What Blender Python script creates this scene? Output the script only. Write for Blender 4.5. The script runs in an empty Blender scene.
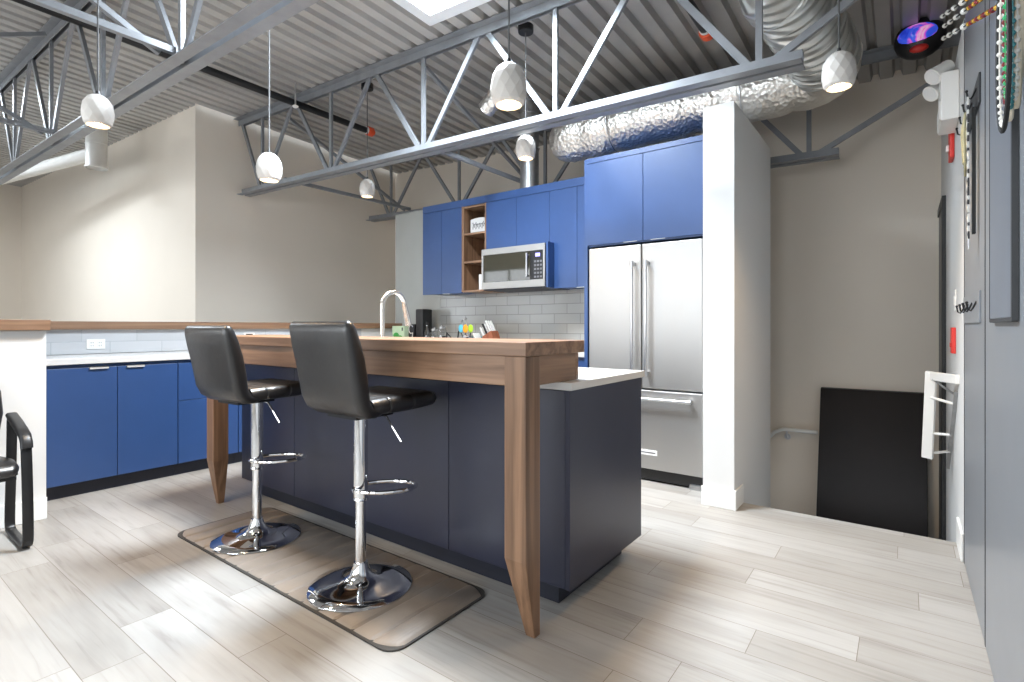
import bpy, bmesh, math, random
from mathutils import Vector, Matrix
random.seed(7)
S = bpy.context.scene
COL = S.collection
PI = math.pi
def dk(X, Y): return 3.447 - .042 * X - .035 * Y          # underside height of the sloping roof deck
def zb(X): return 2.525 + .031 * (-.421 - X)              # height of the joists' bottom chords

# ------------------------------------------------------------------ materials
def new_mat(name):
    m = bpy.data.materials.new(name); m.use_nodes = True
    nt = m.node_tree; b = nt.nodes['Principled BSDF']
    return m, nt, b
def setp(b, **k):
    names = dict(color='Base Color', rough='Roughness', metal='Metallic', spec='Specular IOR Level', emis='Emission Color', estr='Emission Strength', trans='Transmission Weight', ior='IOR', coat='Coat Weight', alpha='Alpha')
    for n, v in k.items():
        if n in ('color', 'emis'): v = (v[0], v[1], v[2], 1)
        b.inputs[names[n]].default_value = v
def N(nt, t, **k):
    n = nt.nodes.new(t)
    for a, v in k.items():
        if a.startswith('i_'): n.inputs[a[2:].replace('_', ' ')].default_value = v
        else: setattr(n, a, v)
    return n
def coords(nt, scale=(1, 1, 1), rot=(0, 0, 0)):
    tc = N(nt, 'ShaderNodeTexCoord'); mp = N(nt, 'ShaderNodeMapping')
    mp.inputs['Scale'].default_value = scale; mp.inputs['Rotation'].default_value = rot
    nt.links.new(tc.outputs['Object'], mp.inputs['Vector'])
    return mp.outputs['Vector']
def ramp(nt, fac, stops):
    r = N(nt, 'ShaderNodeValToRGB')
    el = r.color_ramp.elements
    while len(el) < len(stops): el.new(0.5)
    for e, (p, c) in zip(el, stops): e.position = p; e.color = (c[0], c[1], c[2], 1)
    nt.links.new(fac, r.inputs['Fac']); return r.outputs['Color']
def bump(nt, b, h, strength=.2, dist=.01):
    bp = N(nt, 'ShaderNodeBump'); bp.inputs['Strength'].default_value = strength; bp.inputs['Distance'].default_value = dist
    nt.links.new(h, bp.inputs['Height']); nt.links.new(bp.outputs['Normal'], b.inputs['Normal'])
def plain(name, color, rough=.5, metal=0, var=.06, scale=6, bmp=0, **k):
    m, nt, b = new_mat(name); setp(b, color=color, rough=rough, metal=metal, **k)
    n = N(nt, 'ShaderNodeTexNoise'); n.inputs['Scale'].default_value = scale; n.inputs['Detail'].default_value = 4
    nt.links.new(coords(nt), n.inputs['Vector'])
    lo = [c * (1 - var) for c in color]; hi = [min(1, c * (1 + var)) for c in color]
    nt.links.new(ramp(nt, n.outputs['Fac'], [(.3, lo), (.7, hi)]), b.inputs['Base Color'])
    if bmp: bump(nt, b, n.outputs['Fac'], bmp, .004)
    return m
def wood(name, dark, light, axis='X', rough=.4, fine=28):
    m, nt, b = new_mat(name); setp(b, rough=rough)
    sc = {'X': (1.2, fine, fine), 'Y': (fine, 1.2, fine), 'Z': (fine, fine, 1.2)}[axis]
    n = N(nt, 'ShaderNodeTexNoise'); n.inputs['Scale'].default_value = 1; n.inputs['Detail'].default_value = 6; n.inputs['Distortion'].default_value = .6
    nt.links.new(coords(nt, sc), n.inputs['Vector'])
    mid = [(a + c) / 2 for a, c in zip(dark, light)]
    nt.links.new(ramp(nt, n.outputs['Fac'], [(.3, dark), (.5, mid), (.68, light)]), b.inputs['Base Color'])
    bump(nt, b, n.outputs['Fac'], .06, .003)
    return m
def floor_mat():
    m, nt, b = new_mat('washed_oak_planks'); setp(b, rough=.42, spec=.4)
    v0 = coords(nt)
    sx = N(nt, 'ShaderNodeSeparateXYZ'); nt.links.new(v0, sx.inputs[0])
    row = N(nt, 'ShaderNodeMath', operation='DIVIDE'); row.inputs[1].default_value = .183; nt.links.new(sx.outputs['Y'], row.inputs[0])
    fl = N(nt, 'ShaderNodeMath', operation='FLOOR'); nt.links.new(row.outputs[0], fl.inputs[0])
    wn = N(nt, 'ShaderNodeTexWhiteNoise', noise_dimensions='1D'); nt.links.new(fl.outputs[0], wn.inputs['W'])
    shf = N(nt, 'ShaderNodeMath', operation='MULTIPLY_ADD'); shf.inputs[1].default_value = 1.22; nt.links.new(wn.outputs['Value'], shf.inputs[0]); nt.links.new(sx.outputs['X'], shf.inputs[2])
    cx = N(nt, 'ShaderNodeCombineXYZ'); nt.links.new(shf.outputs[0], cx.inputs['X']); nt.links.new(sx.outputs['Y'], cx.inputs['Y'])
    v = cx.outputs[0]
    br = N(nt, 'ShaderNodeTexBrick'); br.offset = 0; br.offset_frequency = 2
    br.inputs['Scale'].default_value = 1; br.inputs['Brick Width'].default_value = 1.22; br.inputs['Row Height'].default_value = .183
    br.inputs['Mortar Size'].default_value = .0014; br.inputs['Mortar Smooth'].default_value = .3
    br.inputs['Color1'].default_value = (0, 0, 0, 1); br.inputs['Color2'].default_value = (1, 1, 1, 1); br.inputs['Mortar'].default_value = (.5, .5, .5, 1)
    nt.links.new(v, br.inputs['Vector'])
    base = ramp(nt, br.outputs['Color'], FLOORC)
    # stretched grain
    off = N(nt, 'ShaderNodeVectorMath', operation='MULTIPLY_ADD')
    off.inputs[1].default_value = (7.3, 3.1, 0); off.inputs[2].default_value = (0, 0, 0)
    nt.links.new(br.outputs['Color'], off.inputs[0])
    add = N(nt, 'ShaderNodeVectorMath', operation='ADD'); nt.links.new(v, add.inputs[0]); nt.links.new(off.outputs[0], add.inputs[1])
    mp = N(nt, 'ShaderNodeMapping'); mp.inputs['Scale'].default_value = (2.2, 42, 1); nt.links.new(add.outputs[0], mp.inputs['Vector'])
    g = N(nt, 'ShaderNodeTexNoise'); g.inputs['Scale'].default_value = 1; g.inputs['Detail'].default_value = 7; g.inputs['Distortion'].default_value = .8
    nt.links.new(mp.outputs[0], g.inputs['Vector'])
    gc = ramp(nt, g.outputs['Fac'], [(.30, (.80, .785, .77)), (.43, (.95, .945, .94)), (.60, (1, 1, 1))])
    mx = N(nt, 'ShaderNodeMix', data_type='RGBA', blend_type='MULTIPLY'); mx.inputs['Factor'].default_value = 1
    nt.links.new(base, mx.inputs['A']); nt.links.new(gc, mx.inputs['B'])
    mp2 = N(nt, 'ShaderNodeMapping'); mp2.inputs['Scale'].default_value = (1.2, 5, 1); nt.links.new(add.outputs[0], mp2.inputs['Vector'])
    g2 = N(nt, 'ShaderNodeTexNoise'); g2.inputs['Scale'].default_value = 1.3; g2.inputs['Detail'].default_value = 3; nt.links.new(mp2.outputs[0], g2.inputs['Vector'])
    g2c = ramp(nt, g2.outputs['Fac'], [(.34, (.86, .85, .84)), (.52, (1, 1, 1))])
    mx2 = N(nt, 'ShaderNodeMix', data_type='RGBA', blend_type='MULTIPLY'); mx2.inputs['Factor'].default_value = 1
    nt.links.new(mx.outputs['Result'], mx2.inputs['A']); nt.links.new(g2c, mx2.inputs['B'])
    mx3 = N(nt, 'ShaderNodeMix', data_type='RGBA', blend_type='MIX')
    nt.links.new(br.outputs['Fac'], mx3.inputs['Factor']); nt.links.new(mx2.outputs['Result'], mx3.inputs['A']); mx3.inputs['B'].default_value = (.17, .14, .11, 1)
    nt.links.new(mx3.outputs['Result'], b.inputs['Base Color'])
    inv = N(nt, 'ShaderNodeMath', operation='SUBTRACT'); inv.inputs[0].default_value = 1; nt.links.new(br.outputs['Fac'], inv.inputs[1])
    bump(nt, b, inv.outputs[0], .25, .002)
    return m
def tile_mat(name, color, w, h, rot, grout, rough=.18, offx=0):
    m, nt, b = new_mat(name); setp(b, rough=rough, spec=.6)
    br = N(nt, 'ShaderNodeTexBrick'); br.inputs['Scale'].default_value = 1
    br.inputs['Brick Width'].default_value = w; br.inputs['Row Height'].default_value = h; br.inputs['Mortar Size'].default_value = .0035; br.inputs['Mortar Smooth'].default_value = .2
    br.inputs['Color1'].default_value = (*[c * .93 for c in color], 1); br.inputs['Color2'].default_value = (*[min(1, c * 1.05) for c in color], 1); br.inputs['Mortar'].default_value = (*grout, 1)
    v = coords(nt)
    sx = N(nt, 'ShaderNodeSeparateXYZ'); nt.links.new(v, sx.inputs[0]); cx = N(nt, 'ShaderNodeCombineXYZ')
    nt.links.new(sx.outputs[rot], cx.inputs['X']); nt.links.new(sx.outputs['Z'], cx.inputs['Y']); v = cx.outputs[0]
    nt.links.new(v, br.inputs['Vector'])
    nt.links.new(br.outputs['Color'], b.inputs['Base Color'])
    inv = N(nt, 'ShaderNodeMath', operation='SUBTRACT'); inv.inputs[0].default_value = 1; nt.links.new(br.outputs['Fac'], inv.inputs[1])
    n = N(nt, 'ShaderNodeTexNoise'); n.inputs['Scale'].default_value = 5; nt.links.new(v, n.inputs['Vector'])
    ad = N(nt, 'ShaderNodeMath', operation='MULTIPLY_ADD'); ad.inputs[1].default_value = .5; nt.links.new(n.outputs['Fac'], ad.inputs[0]); nt.links.new(inv.outputs[0], ad.inputs[2])
    bump(nt, b, ad.outputs[0], .35, .004)
    return m
def steel_mat(name, color=(.50, .49, .475), rough=.5):
    m, nt, b = new_mat(name); setp(b, color=color, metal=1, rough=rough)
    n = N(nt, 'ShaderNodeTexNoise'); n.inputs['Scale'].default_value = 1; n.inputs['Detail'].default_value = 3
    nt.links.new(coords(nt, (9, 9, .7)), n.inputs['Vector'])
    f = N(nt, 'ShaderNodeTexNoise'); f.inputs['Scale'].default_value = 1; f.inputs['Detail'].default_value = 2
    nt.links.new(coords(nt, (6, 6, 400)), f.inputs['Vector'])
    ad = N(nt, 'ShaderNodeMath', operation='MULTIPLY_ADD'); ad.inputs[1].default_value = .03; nt.links.new(f.outputs['Fac'], ad.inputs[0]); nt.links.new(n.outputs['Fac'], ad.inputs[2])
    bump(nt, b, ad.outputs[0], .10, .02)
    return m
def foil_mat():
    m, nt, b = new_mat('crinkled_foil'); setp(b, color=(.84, .81, .76), metal=1, rough=.36)
    n = N(nt, 'ShaderNodeTexVoronoi', feature='F1'); n.inputs['Scale'].default_value = 34
    q = N(nt, 'ShaderNodeTexNoise'); q.inputs['Scale'].default_value = 9; q.inputs['Detail'].default_value = 6; q.inputs['Distortion'].default_value = 1.5
    v = coords(nt, (1, 1, 1)); nt.links.new(v, n.inputs['Vector']); nt.links.new(v, q.inputs['Vector'])
    ad = N(nt, 'ShaderNodeMath', operation='ADD'); nt.links.new(n.outputs['Distance'], ad.inputs[0]); nt.links.new(q.outputs['Fac'], ad.inputs[1])
    bump(nt, b, ad.outputs[0], .55, .014)
    return m
def emit_mat(name, color, strength):
    m, nt, b = new_mat(name); setp(b, color=color, emis=color, estr=strength, rough=.4); return m
def glass_mat(name, tint=(1, 1, 1), gloss=.08):
    m = bpy.data.materials.new(name); m.use_nodes = True; nt = m.node_tree
    out = nt.nodes['Material Output']; nt.nodes.remove(nt.nodes['Principled BSDF'])
    t = N(nt, 'ShaderNodeBsdfTransparent'); t.inputs['Color'].default_value = (*tint, 1)
    g = N(nt, 'ShaderNodeBsdfGlossy'); g.inputs['Roughness'].default_value = .03
    mx = N(nt, 'ShaderNodeMixShader'); mx.inputs['Fac'].default_value = gloss
    nt.links.new(t.outputs[0], mx.inputs[1]); nt.links.new(g.outputs[0], mx.inputs[2]); nt.links.new(mx.outputs[0], out.inputs['Surface'])
    return m
def leather_mat(name, quilt=False):
    m, nt, b = new_mat(name); setp(b, color=(.011, .010, .010), rough=.36, spec=.9)
    n = N(nt, 'ShaderNodeTexNoise'); n.inputs['Scale'].default_value = 16; n.inputs['Detail'].default_value = 5
    v = coords(nt); nt.links.new(v, n.inputs['Vector'])
    h = n.outputs['Fac']
    if quilt:
        br = N(nt, 'ShaderNodeTexBrick'); br.offset = 0; br.inputs['Scale'].default_value = 1; br.inputs['Brick Width'].default_value = .135; br.inputs['Row Height'].default_value = .13; br.inputs['Mortar Size'].default_value = .008; br.inputs['Mortar Smooth'].default_value = 1
        nt.links.new(v, br.inputs['Vector'])
        ad = N(nt, 'ShaderNodeMath', operation='SUBTRACT'); nt.links.new(h, ad.inputs[0]); nt.links.new(br.outputs['Fac'], ad.inputs[1]); h = ad.outputs[0]
    bump(nt, b, h, .35 if quilt else .16, .012)
    return m
def spiral_mat():
    m, nt, b = new_mat('spiral_galvanised_duct'); setp(b, color=(.62, .63, .61), metal=.8, rough=.38)
    w = N(nt, 'ShaderNodeTexWave', wave_type='BANDS', bands_direction='Y'); w.inputs['Scale'].default_value = 6; w.inputs['Distortion'].default_value = .6
    nt.links.new(coords(nt), w.inputs['Vector']); bump(nt, b, w.outputs['Fac'], .5, .02); return m

FLOORC = [(0, (.325, .305, .278)), (.35, (.37, .353, .329)), (.7, (.405, .39, .368)), (1, (.345, .325, .298))]
M = dict(
    floor=floor_mat(),
    wall=plain('warm_white_wall', (.78, .705, .61), .7, var=.015, scale=2),
    wall_white=plain('cool_white_wall', (.70, .70, .69), .6, var=.01, scale=2),
    trimw=plain('white_trim_paint', (.82, .82, .80), .4, var=.01),
    deck=plain('galvanised_roof_deck', (.42, .405, .385), .5, metal=.15, var=.16, scale=1.6),
    joist=plain('grey_primer_steel', (.25, .26, .275), .42, metal=.3, var=.1, scale=9),
    blue=plain('navy_blue_lacquer', (.022, .062, .185), .38, var=.03, spec=.7),
    dblue=plain('charcoal_navy_lacquer', (.022, .025, .048), .33, var=.03, spec=.6),
    kick=plain('dark_toe_kick', (.012, .014, .025), .5),
    walnut=wood('walnut_along', (.15, .08, .044), (.34, .20, .12), 'X', .38),
    walnuty=wood('walnut_across', (.15, .08, .044), (.34, .20, .12), 'Y', .38),
    walnutz=wood('walnut_upright', (.13, .068, .036), (.31, .175, .10), 'Z', .38),
    ledge=wood('walnut_ledge_wood', (.15, .08, .045), (.29, .17, .10), 'Y', .45),
    counter=plain('white_quartz', (.64, .63, .61), .25, var=.02, scale=14),
    tile=tile_mat('grey_glazed_tile', (.42, .42, .40), .30, .10, 'X', (.26, .26, .25)),
    tilel=tile_mat('pale_large_tile', (.50, .51, .525), .37, .105, 'Y', (.42, .44, .46)),
    slab=plain('grey_glazed_wall_panel', (.42, .43, .41), .22, var=.05, scale=2),
    steel=steel_mat('brushed_stainless'),
    steelh=plain('polished_handle_steel', (.66, .66, .67), .28, metal=1), tab=plain('satin_tab_pull', (.62, .62, .60), .4, metal=.3),
    chrome=plain('chrome', (.82, .82, .83), .05, metal=1, var=.01),
    nickel=plain('satin_nickel', (.78, .74, .68), .25, metal=1, var=.02),
    leather=leather_mat('black_leather'), quilt=leather_mat('black_quilted_leather', True),
    blackp=plain('black_plastic', (.012, .012, .013), .4), blackm=plain('black_steel', (.014, .014, .015), .35, metal=.3),
    board=plain('black_brown_laminate', (.008, .005, .005), .35, var=.3, scale=3, spec=.2),
    foil=foil_mat(), spiral=spiral_mat(),
    galv=plain('galvanised_pipe', (.45, .45, .45), .35, metal=.9, var=.15, scale=14),
    wduct=plain('white_duct', (.72, .70, .66), .4, metal=.2, var=.06),
    pipe=plain('black_iron_pipe', (.016, .016, .017), .45, metal=.3),
    red=plain('red_plastic', (.62, .03, .02), .4), orange=plain('orange_red_paint', (.75, .09, .025), .45),
    white=plain('white_plastic', (.80, .79, .76), .4, var=.02),
    ceramic=plain('white_plaster_shade', (.62, .59, .55), .55, var=.05, scale=8),
    shadein=plain('shade_inside', (.85, .80, .70), .6),
    bulb=emit_mat('lit_bulb', (1, .72, .40), 14),
    panel=plain('grey_panel_paint', (.22, .232, .25), .33, var=.03, spec=.5),
    panelg=plain('grey_panel_edge', (.035, .037, .04), .5),
    chalk=plain('blue_grey_board', (.17, .19, .225), .3, var=.08, scale=3),
    mat=plain('taupe_foam_mat', (.26, .215, .175), .5, var=.12, scale=7),
    matedge=plain('dark_mat_edge', (.05, .045, .04), .6),
    glassd=plain('dark_oven_glass', (.035, .032, .022), .04, spec=.9),
    glass=glass_mat('clear_glass'), jarg=glass_mat('jar_glass', (.93, .95, .96), .18),
    screen=emit_mat('lit_display', (.35, .30, 1), 1.2),
    key=plain('grey_buttons', (.16, .16, .17), .4),
    green=plain('green_print', (.05, .33, .07), .5), pgreen=plain('pale_green_card', (.52, .68, .48), .6),
    cyan=plain('cyan_silicone', (.12, .55, .75), .45), orng=plain('orange_silicone', (.90, .36, .02), .45), lime=plain('lime_silicone', (.42, .68, .03), .45), teal=plain('teal_silicone', (.05, .22, .24), .45),
    block=wood('knife_block_wood', (.20, .055, .025), (.36, .12, .055), 'Z', .4),
    paper=plain('white_card', (.75, .75, .74), .7, var=.02), ink=plain('black_ink', (.02, .02, .025), .6), bluep=plain('blue_print', (.06, .09, .4), .5),
    cord=plain('grey_cord', (.10, .10, .10), .6),
    door=plain('dark_grey_door', (.10, .10, .105), .45), doorf=plain('black_door_seam', (.015, .015, .015), .5),
    skyf=plain('skylight_white_trim', (.82, .84, .86), .4, var=.01), skyw=plain('skylight_well', (.40, .45, .46), .5),
    gold=plain('gold_bead', (.75, .45, .08), .25, metal=.7), bead=plain('white_bead', (.85, .83, .78), .3), rbead=plain('dark_red_bead', (.20, .012, .02), .3),
    cream=plain('cream_cord', (.78, .70, .55), .7), gbead=plain('green_bead', (.03, .45, .16), .3), pinkc=plain('pink_cord', (.70, .36, .32), .6), black=plain('black_webbing', (.01, .01, .01), .7), olive=plain('olive_cord', (.36, .33, .2), .8),
    conc=plain('stair_landing_carpet', (.35, .31, .26), .9),
)
def lens_mat():
    m, nt, b = new_mat('iridescent_lens'); n = N(nt, 'ShaderNodeTexNoise'); n.inputs['Scale'].default_value = 9; n.inputs['Distortion'].default_value = 1.2
    nt.links.new(coords(nt), n.inputs['Vector'])
    c = ramp(nt, n.outputs['Fac'], [(.32, (.02, .05, .6)), (.46, (.05, .12, .9)), (.55, (.75, .10, .65)), (.63, (.95, .55, .85)), (.75, (.9, .08, .3))])
    nt.links.new(c, b.inputs['Base Color']); nt.links.new(c, b.inputs['Emission Color']); b.inputs['Emission Strength'].default_value = .5; b.inputs['Roughness'].default_value = .15
    return m
M['lens'] = lens_mat()
def lanyard_mat():
    m, nt, b = new_mat('black_white_lanyard'); w = N(nt, 'ShaderNodeTexChecker'); w.inputs['Scale'].default_value = 34
    nt.links.new(coords(nt, (1, 1, 1), (.6, 0, 0)), w.inputs['Vector']); w.inputs['Color1'].default_value = (.65, .65, .62, 1); w.inputs['Color2'].default_value = (.03, .03, .035, 1)
    nt.links.new(w.outputs['Color'], b.inputs['Base Color']); b.inputs['Roughness'].default_value = .7; return m
M['lanyard'] = lanyard_mat()

# ------------------------------------------------------------------ mesh helpers
OFF = {}
class MB:
    def __init__(s): s.bm = bmesh.new()
    def faces(s, vs, fs):
        v = [s.bm.verts.new(p) for p in vs]
        for f in fs:
            try: s.bm.faces.new([v[i] for i in f])
            except ValueError: pass
        return s
    def box(s, x0, x1, y0, y1, z0, z1):
        if x0 > x1: x0, x1 = x1, x0
        if y0 > y1: y0, y1 = y1, y0
        if z0 > z1: z0, z1 = z1, z0
        return s.faces([(x0, y0, z0), (x1, y0, z0), (x1, y1, z0), (x0, y1, z0), (x0, y0, z1), (x1, y0, z1), (x1, y1, z1), (x0, y1, z1)],
                       [(0, 3, 2, 1), (4, 5, 6, 7), (0, 1, 5, 4), (1, 2, 6, 5), (2, 3, 7, 6), (3, 0, 4, 7)])
    def obox(s, c, size, mat3):
        hx, hy, hz = [q / 2 for q in size]; c = Vector(c)
        vs = [c + mat3 @ Vector((a * hx, b * hy, d * hz)) for d in (-1, 1) for a, b in ((-1, -1), (1, -1), (1, 1), (-1, 1))]
        return s.faces(vs, [(0, 3, 2, 1), (4, 5, 6, 7), (0, 1, 5, 4), (1, 2, 6, 5), (2, 3, 7, 6), (3, 0, 4, 7)])
    def hexa(s, lo, hi):   # two quads, bottom and top
        return s.faces(list(lo) + list(hi), [(0, 3, 2, 1), (4, 5, 6, 7), (0, 1, 5, 4), (1, 2, 6, 5), (2, 3, 7, 6), (3, 0, 4, 7)])
    def sweep(s, pts, prof, closed=False, up=None, caps=True):
        pts = [Vector(p) for p in pts]; n = len(pts); k = len(prof)
        tang = []
        for i in range(n):
            a = pts[(i - 1) % n] if (closed or i > 0) else pts[i]; b = pts[(i + 1) % n] if (closed or i < n - 1) else pts[i]
            t = (b - a); tang.append(t.normalized() if t.length > 1e-9 else Vector((0, 0, 1)))
        if up is None:
            up = Vector((0, 0, 1)) if abs(tang[0].z) < .9 else Vector((0, 1, 0))
        u = Vector(up); rings = []
        for i in range(n):
            t = tang[i]; u = (u - t * u.dot(t))
            if u.length < 1e-6: u = t.orthogonal()
            u.normalize(); w = t.cross(u)
            pr = prof[i] if isinstance(prof[0], list) else prof
            rings.append([s.bm.verts.new(pts[i] + w * a + u * b) for a, b in pr])
        k = len(rings[0])
        for i in range(n if closed else n - 1):
            r0, r1 = rings[i], rings[(i + 1) % n]
            for j in range(k):
                s.bm.faces.new((r0[j], r0[(j + 1) % k], r1[(j + 1) % k], r1[j]))
        if caps and not closed:
            s.bm.faces.new(list(reversed(rings[0]))); s.bm.faces.new(rings[-1])
        return s
    def tube(s, pts, r, n=8, closed=False, caps=True):
        if isinstance(r, (list, tuple)):
            prof = [[(q * math.cos(2 * PI * j / n), q * math.sin(2 * PI * j / n)) for j in range(n)] for q in r]
        else: prof = [(r * math.cos(2 * PI * j / n), r * math.sin(2 * PI * j / n)) for j in range(n)]
        return s.sweep(pts, prof, closed, caps=caps)
    def cyl(s, p0, p1, r, r1=None, n=16): return s.tube([p0, p1], [r, r if r1 is None else r1], n)
    def bar(s, p0, p1, w, h, up=(0, 0, 1)):
        return s.sweep([p0, p1], [(-w / 2, -h / 2), (w / 2, -h / 2), (w / 2, h / 2), (-w / 2, h / 2)], up=up)
    def lathe(s, prof, c=(0, 0, 0), n=24, cap=True):
        rings = []
        for r, z in prof:
            rings.append([s.bm.verts.new((c[0] + r * math.cos(2 * PI * j / n), c[1] + r * math.sin(2 * PI * j / n), c[2] + z)) for j in range(n)])
        for a, b in zip(rings, rings[1:]):
            for j in range(n): s.bm.faces.new((a[j], a[(j + 1) % n], b[(j + 1) % n], b[j]))
        if cap:
            s.bm.faces.new(list(reversed(rings[0]))); s.bm.faces.new(rings[-1])
        return s
    def prism(s, poly, axis, a, b):   # 2D polygon extruded along an axis; poly is in the two other axes in order
        f = {'X': lambda p, t: (t, p[0], p[1]), 'Y': lambda p, t: (p[0], t, p[1]), 'Z': lambda p, t: (p[0], p[1], t)}[axis]
        n = len(poly)
        return s.faces([f(p, a) for p in poly] + [f(p, b) for p in poly],
                       [tuple(range(n))[::-1], tuple(range(n, 2 * n))] + [(i, (i + 1) % n, n + (i + 1) % n, n + i) for i in range(n)])
    def ball(s, c, r, n=12, m=8, sc=(1, 1, 1)):
        prof = [(max(1e-4, r * math.sin(PI * i / m)), -r * math.cos(PI * i / m)) for i in range(m + 1)]
        rings = [[s.bm.verts.new((c[0] + q * sc[0] * math.cos(2 * PI * j / n), c[1] + q * sc[1] * math.sin(2 * PI * j / n), c[2] + z * sc[2])) for j in range(n)] for q, z in prof]
        for a, b in zip(rings, rings[1:]):
            for j in range(n): s.bm.faces.new((a[j], a[(j + 1) % n], b[(j + 1) % n], b[j]))
        s.bm.faces.new(list(reversed(rings[0]))); s.bm.faces.new(rings[-1])
        return s
    def build(s, name, mat, parent=None, bevel=0, smooth=False, angle=35):
        base = OFF.get(parent.name, Vector((0, 0, 0))) if parent is not None else Vector((0, 0, 0))
        bmesh.ops.recalc_face_normals(s.bm, faces=s.bm.faces)
        me = bpy.data.meshes.new(name)
        for v in s.bm.verts: v.co -= base
        s.bm.to_mesh(me); s.bm.free()
        me.materials.append(M[mat] if isinstance(mat, str) else mat)
        o = bpy.data.objects.new(name, me); COL.objects.link(o)
        if smooth:
            for p in me.polygons: p.use_smooth = True
            me.set_sharp_from_angle(angle=math.radians(angle))
        if bevel:
            md = o.modifiers.new('bevel', 'BEVEL'); md.width = bevel; md.segments = 2; md.limit_method = 'ANGLE'; md.angle_limit = math.radians(40); md.harden_normals = False
        if parent is not None: o.parent = parent; OFF[o.name] = base
        else: OFF[o.name] = base
        return o
def rrect(w, h, r, n=4):
    pts = []
    for cx, cy, a0 in ((w / 2 - r, h / 2 - r, 0), (-w / 2 + r, h / 2 - r, PI / 2), (-w / 2 + r, -h / 2 + r, PI), (w / 2 - r, -h / 2 + r, 1.5 * PI)):
        for i in range(n + 1):
            a = a0 + PI / 2 * i / n; pts.append((cx + r * math.cos(a), cy + r * math.sin(a)))
    return pts
def tag(o, label, cat, group=None):
    o['label'] = label; o['category'] = cat
    if group: o['group'] = group
    return o
def thing(name, loc, label, cat, group=None):
    o = bpy.data.objects.new(name, None); COL.objects.link(o); o.location = loc; o.empty_display_size = .05
    OFF[o.name] = Vector(loc); return tag(o, label, cat, group)
def struct(o, label=None, cat=None):
    o['kind'] = 'structure'
    if label: o['label'] = label; o['category'] = cat
    return o
def arc(c, r, a0, a1, n, plane='YZ', ry=None):
    out = []
    for i in range(n + 1):
        a = a0 + (a1 - a0) * i / n; p, q = r * math.cos(a), (ry or r) * math.sin(a)
        out.append({'YZ': (c[0], c[1] + p, c[2] + q), 'XZ': (c[0] + p, c[1], c[2] + q), 'XY': (c[0] + p, c[1] + q, c[2])}[plane])
    return out
def copy_thing(o, loc, rz=0, label=None):
    def cp(a, par):
        c = a.copy(); COL.objects.link(c)
        if par is not None: c.parent = par
        for ch in list(a.children): cp(ch, c)
        return c
    c = cp(o, None); c.location = loc; c.rotation_euler = (0, 0, rz)
    if label: c['label'] = label
    return c

# ------------------------------------------------------------------ the shell
XL, YB = -6.3, 5.45
b = MB(); b.box(-14.2, -.9, -3.2, 4.67, -.3, 0); b.box(-.9, 1.2, -3.2, 3.73, -.3, 0)
struct(b.build('floor', 'floor'), 'pale washed oak plank floor', 'floor')
b = MB(); b.box(-6.3, 1.2, 3.74, YB, -1.12, -1.02)
struct(b.build('floor_landing', 'conc'), 'lower stair landing beyond the floor edge', 'floor')
b = MB(); b.box(-6.4, 1.2, YB, YB + .1, -1.1, 3.75)
struct(b.build('wall_back', 'wall'), 'tall beige wall behind the kitchen and the stairwell', 'wall')
b = MB(); b.box(XL - .1, XL, 2.59, YB, -.0, 3.8)
struct(b.build('wall_left', 'wall'), 'grey-lit upper wall where the roof joists end', 'wall')
b = MB(); b.box(-14.1, XL - .1005, 2.59, 2.69, 0, 4.1)
struct(b.build('wall_far', 'wall'), 'cream wall beyond the walnut ledge', 'wall')
b = MB(); b.box(-14.2, -14.1, -3.2, 2.69, 0, 4.3)
struct(b.build('wall_side', 'wall'), 'cream wall at the far left end', 'wall')
b = MB(); b.box(.236, .36, 3.44, YB, -1.02, 2.70)
struct(b.build('wall_right', 'wall_white'), 'white wall beside the stairwell', 'wall')
b = MB(); b.box(.29, .36, -3.2, 3.44, 0, 2.70)
struct(b.build('wall_panelled', 'wall_white'), 'wall carrying the grey panels', 'wall')
b = MB(); b.box(1.2, 1.3, -3.2, YB, -1.1, 3.7)
struct(b.build('wall_outer', 'wall'), 'outer wall beyond the right partition', 'wall')
# rear wall with windows (behind the viewer)
wins = [(-12.6, -10.6), (-9.6, -7.6), (-6.4, -4.4), (-3.4, -1.4), (-.9, .15)]
b = MB(); xs = [-14.2] + [v for w in wins for v in w] + [1.3]
for i in range(0, len(xs), 2): b.box(xs[i], xs[i + 1], -3.3, -3.2, 0, 4.3)
for x0, x1 in wins: b.box(x0, x1, -3.3, -3.2, 0, .7); b.box(x0, x1, -3.3, -3.2, 2.75, 4.3)
struct(b.build('wall_rear', 'wall'), 'rear wall with tall windows', 'wall')
for i, (x0, x1) in enumerate(wins):
    b = MB(); zc0, zc1 = .7, 2.75; f = .05
    b.box(x0, x0 + f, -3.29, -3.21, zc0, zc1); b.box(x1 - f, x1, -3.29, -3.21, zc0, zc1); b.box(x0, x1, -3.29, -3.21, zc0, zc0 + f); b.box(x0, x1, -3.29, -3.21, zc1 - f, zc1); b.box((x0 + x1) / 2 - .02, (x0 + x1) / 2 + .02, -3.28, -3.22, zc0, zc1)
    w = struct(b.build('window_%d' % (i + 1), 'trimw'), 'white framed window in the rear wall', 'window')
    p = MB(); p.box(x0 + f, x1 - f, -3.253, -3.247, zc0 + f, zc1 - f); p.build('pane', 'glass', w)
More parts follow.
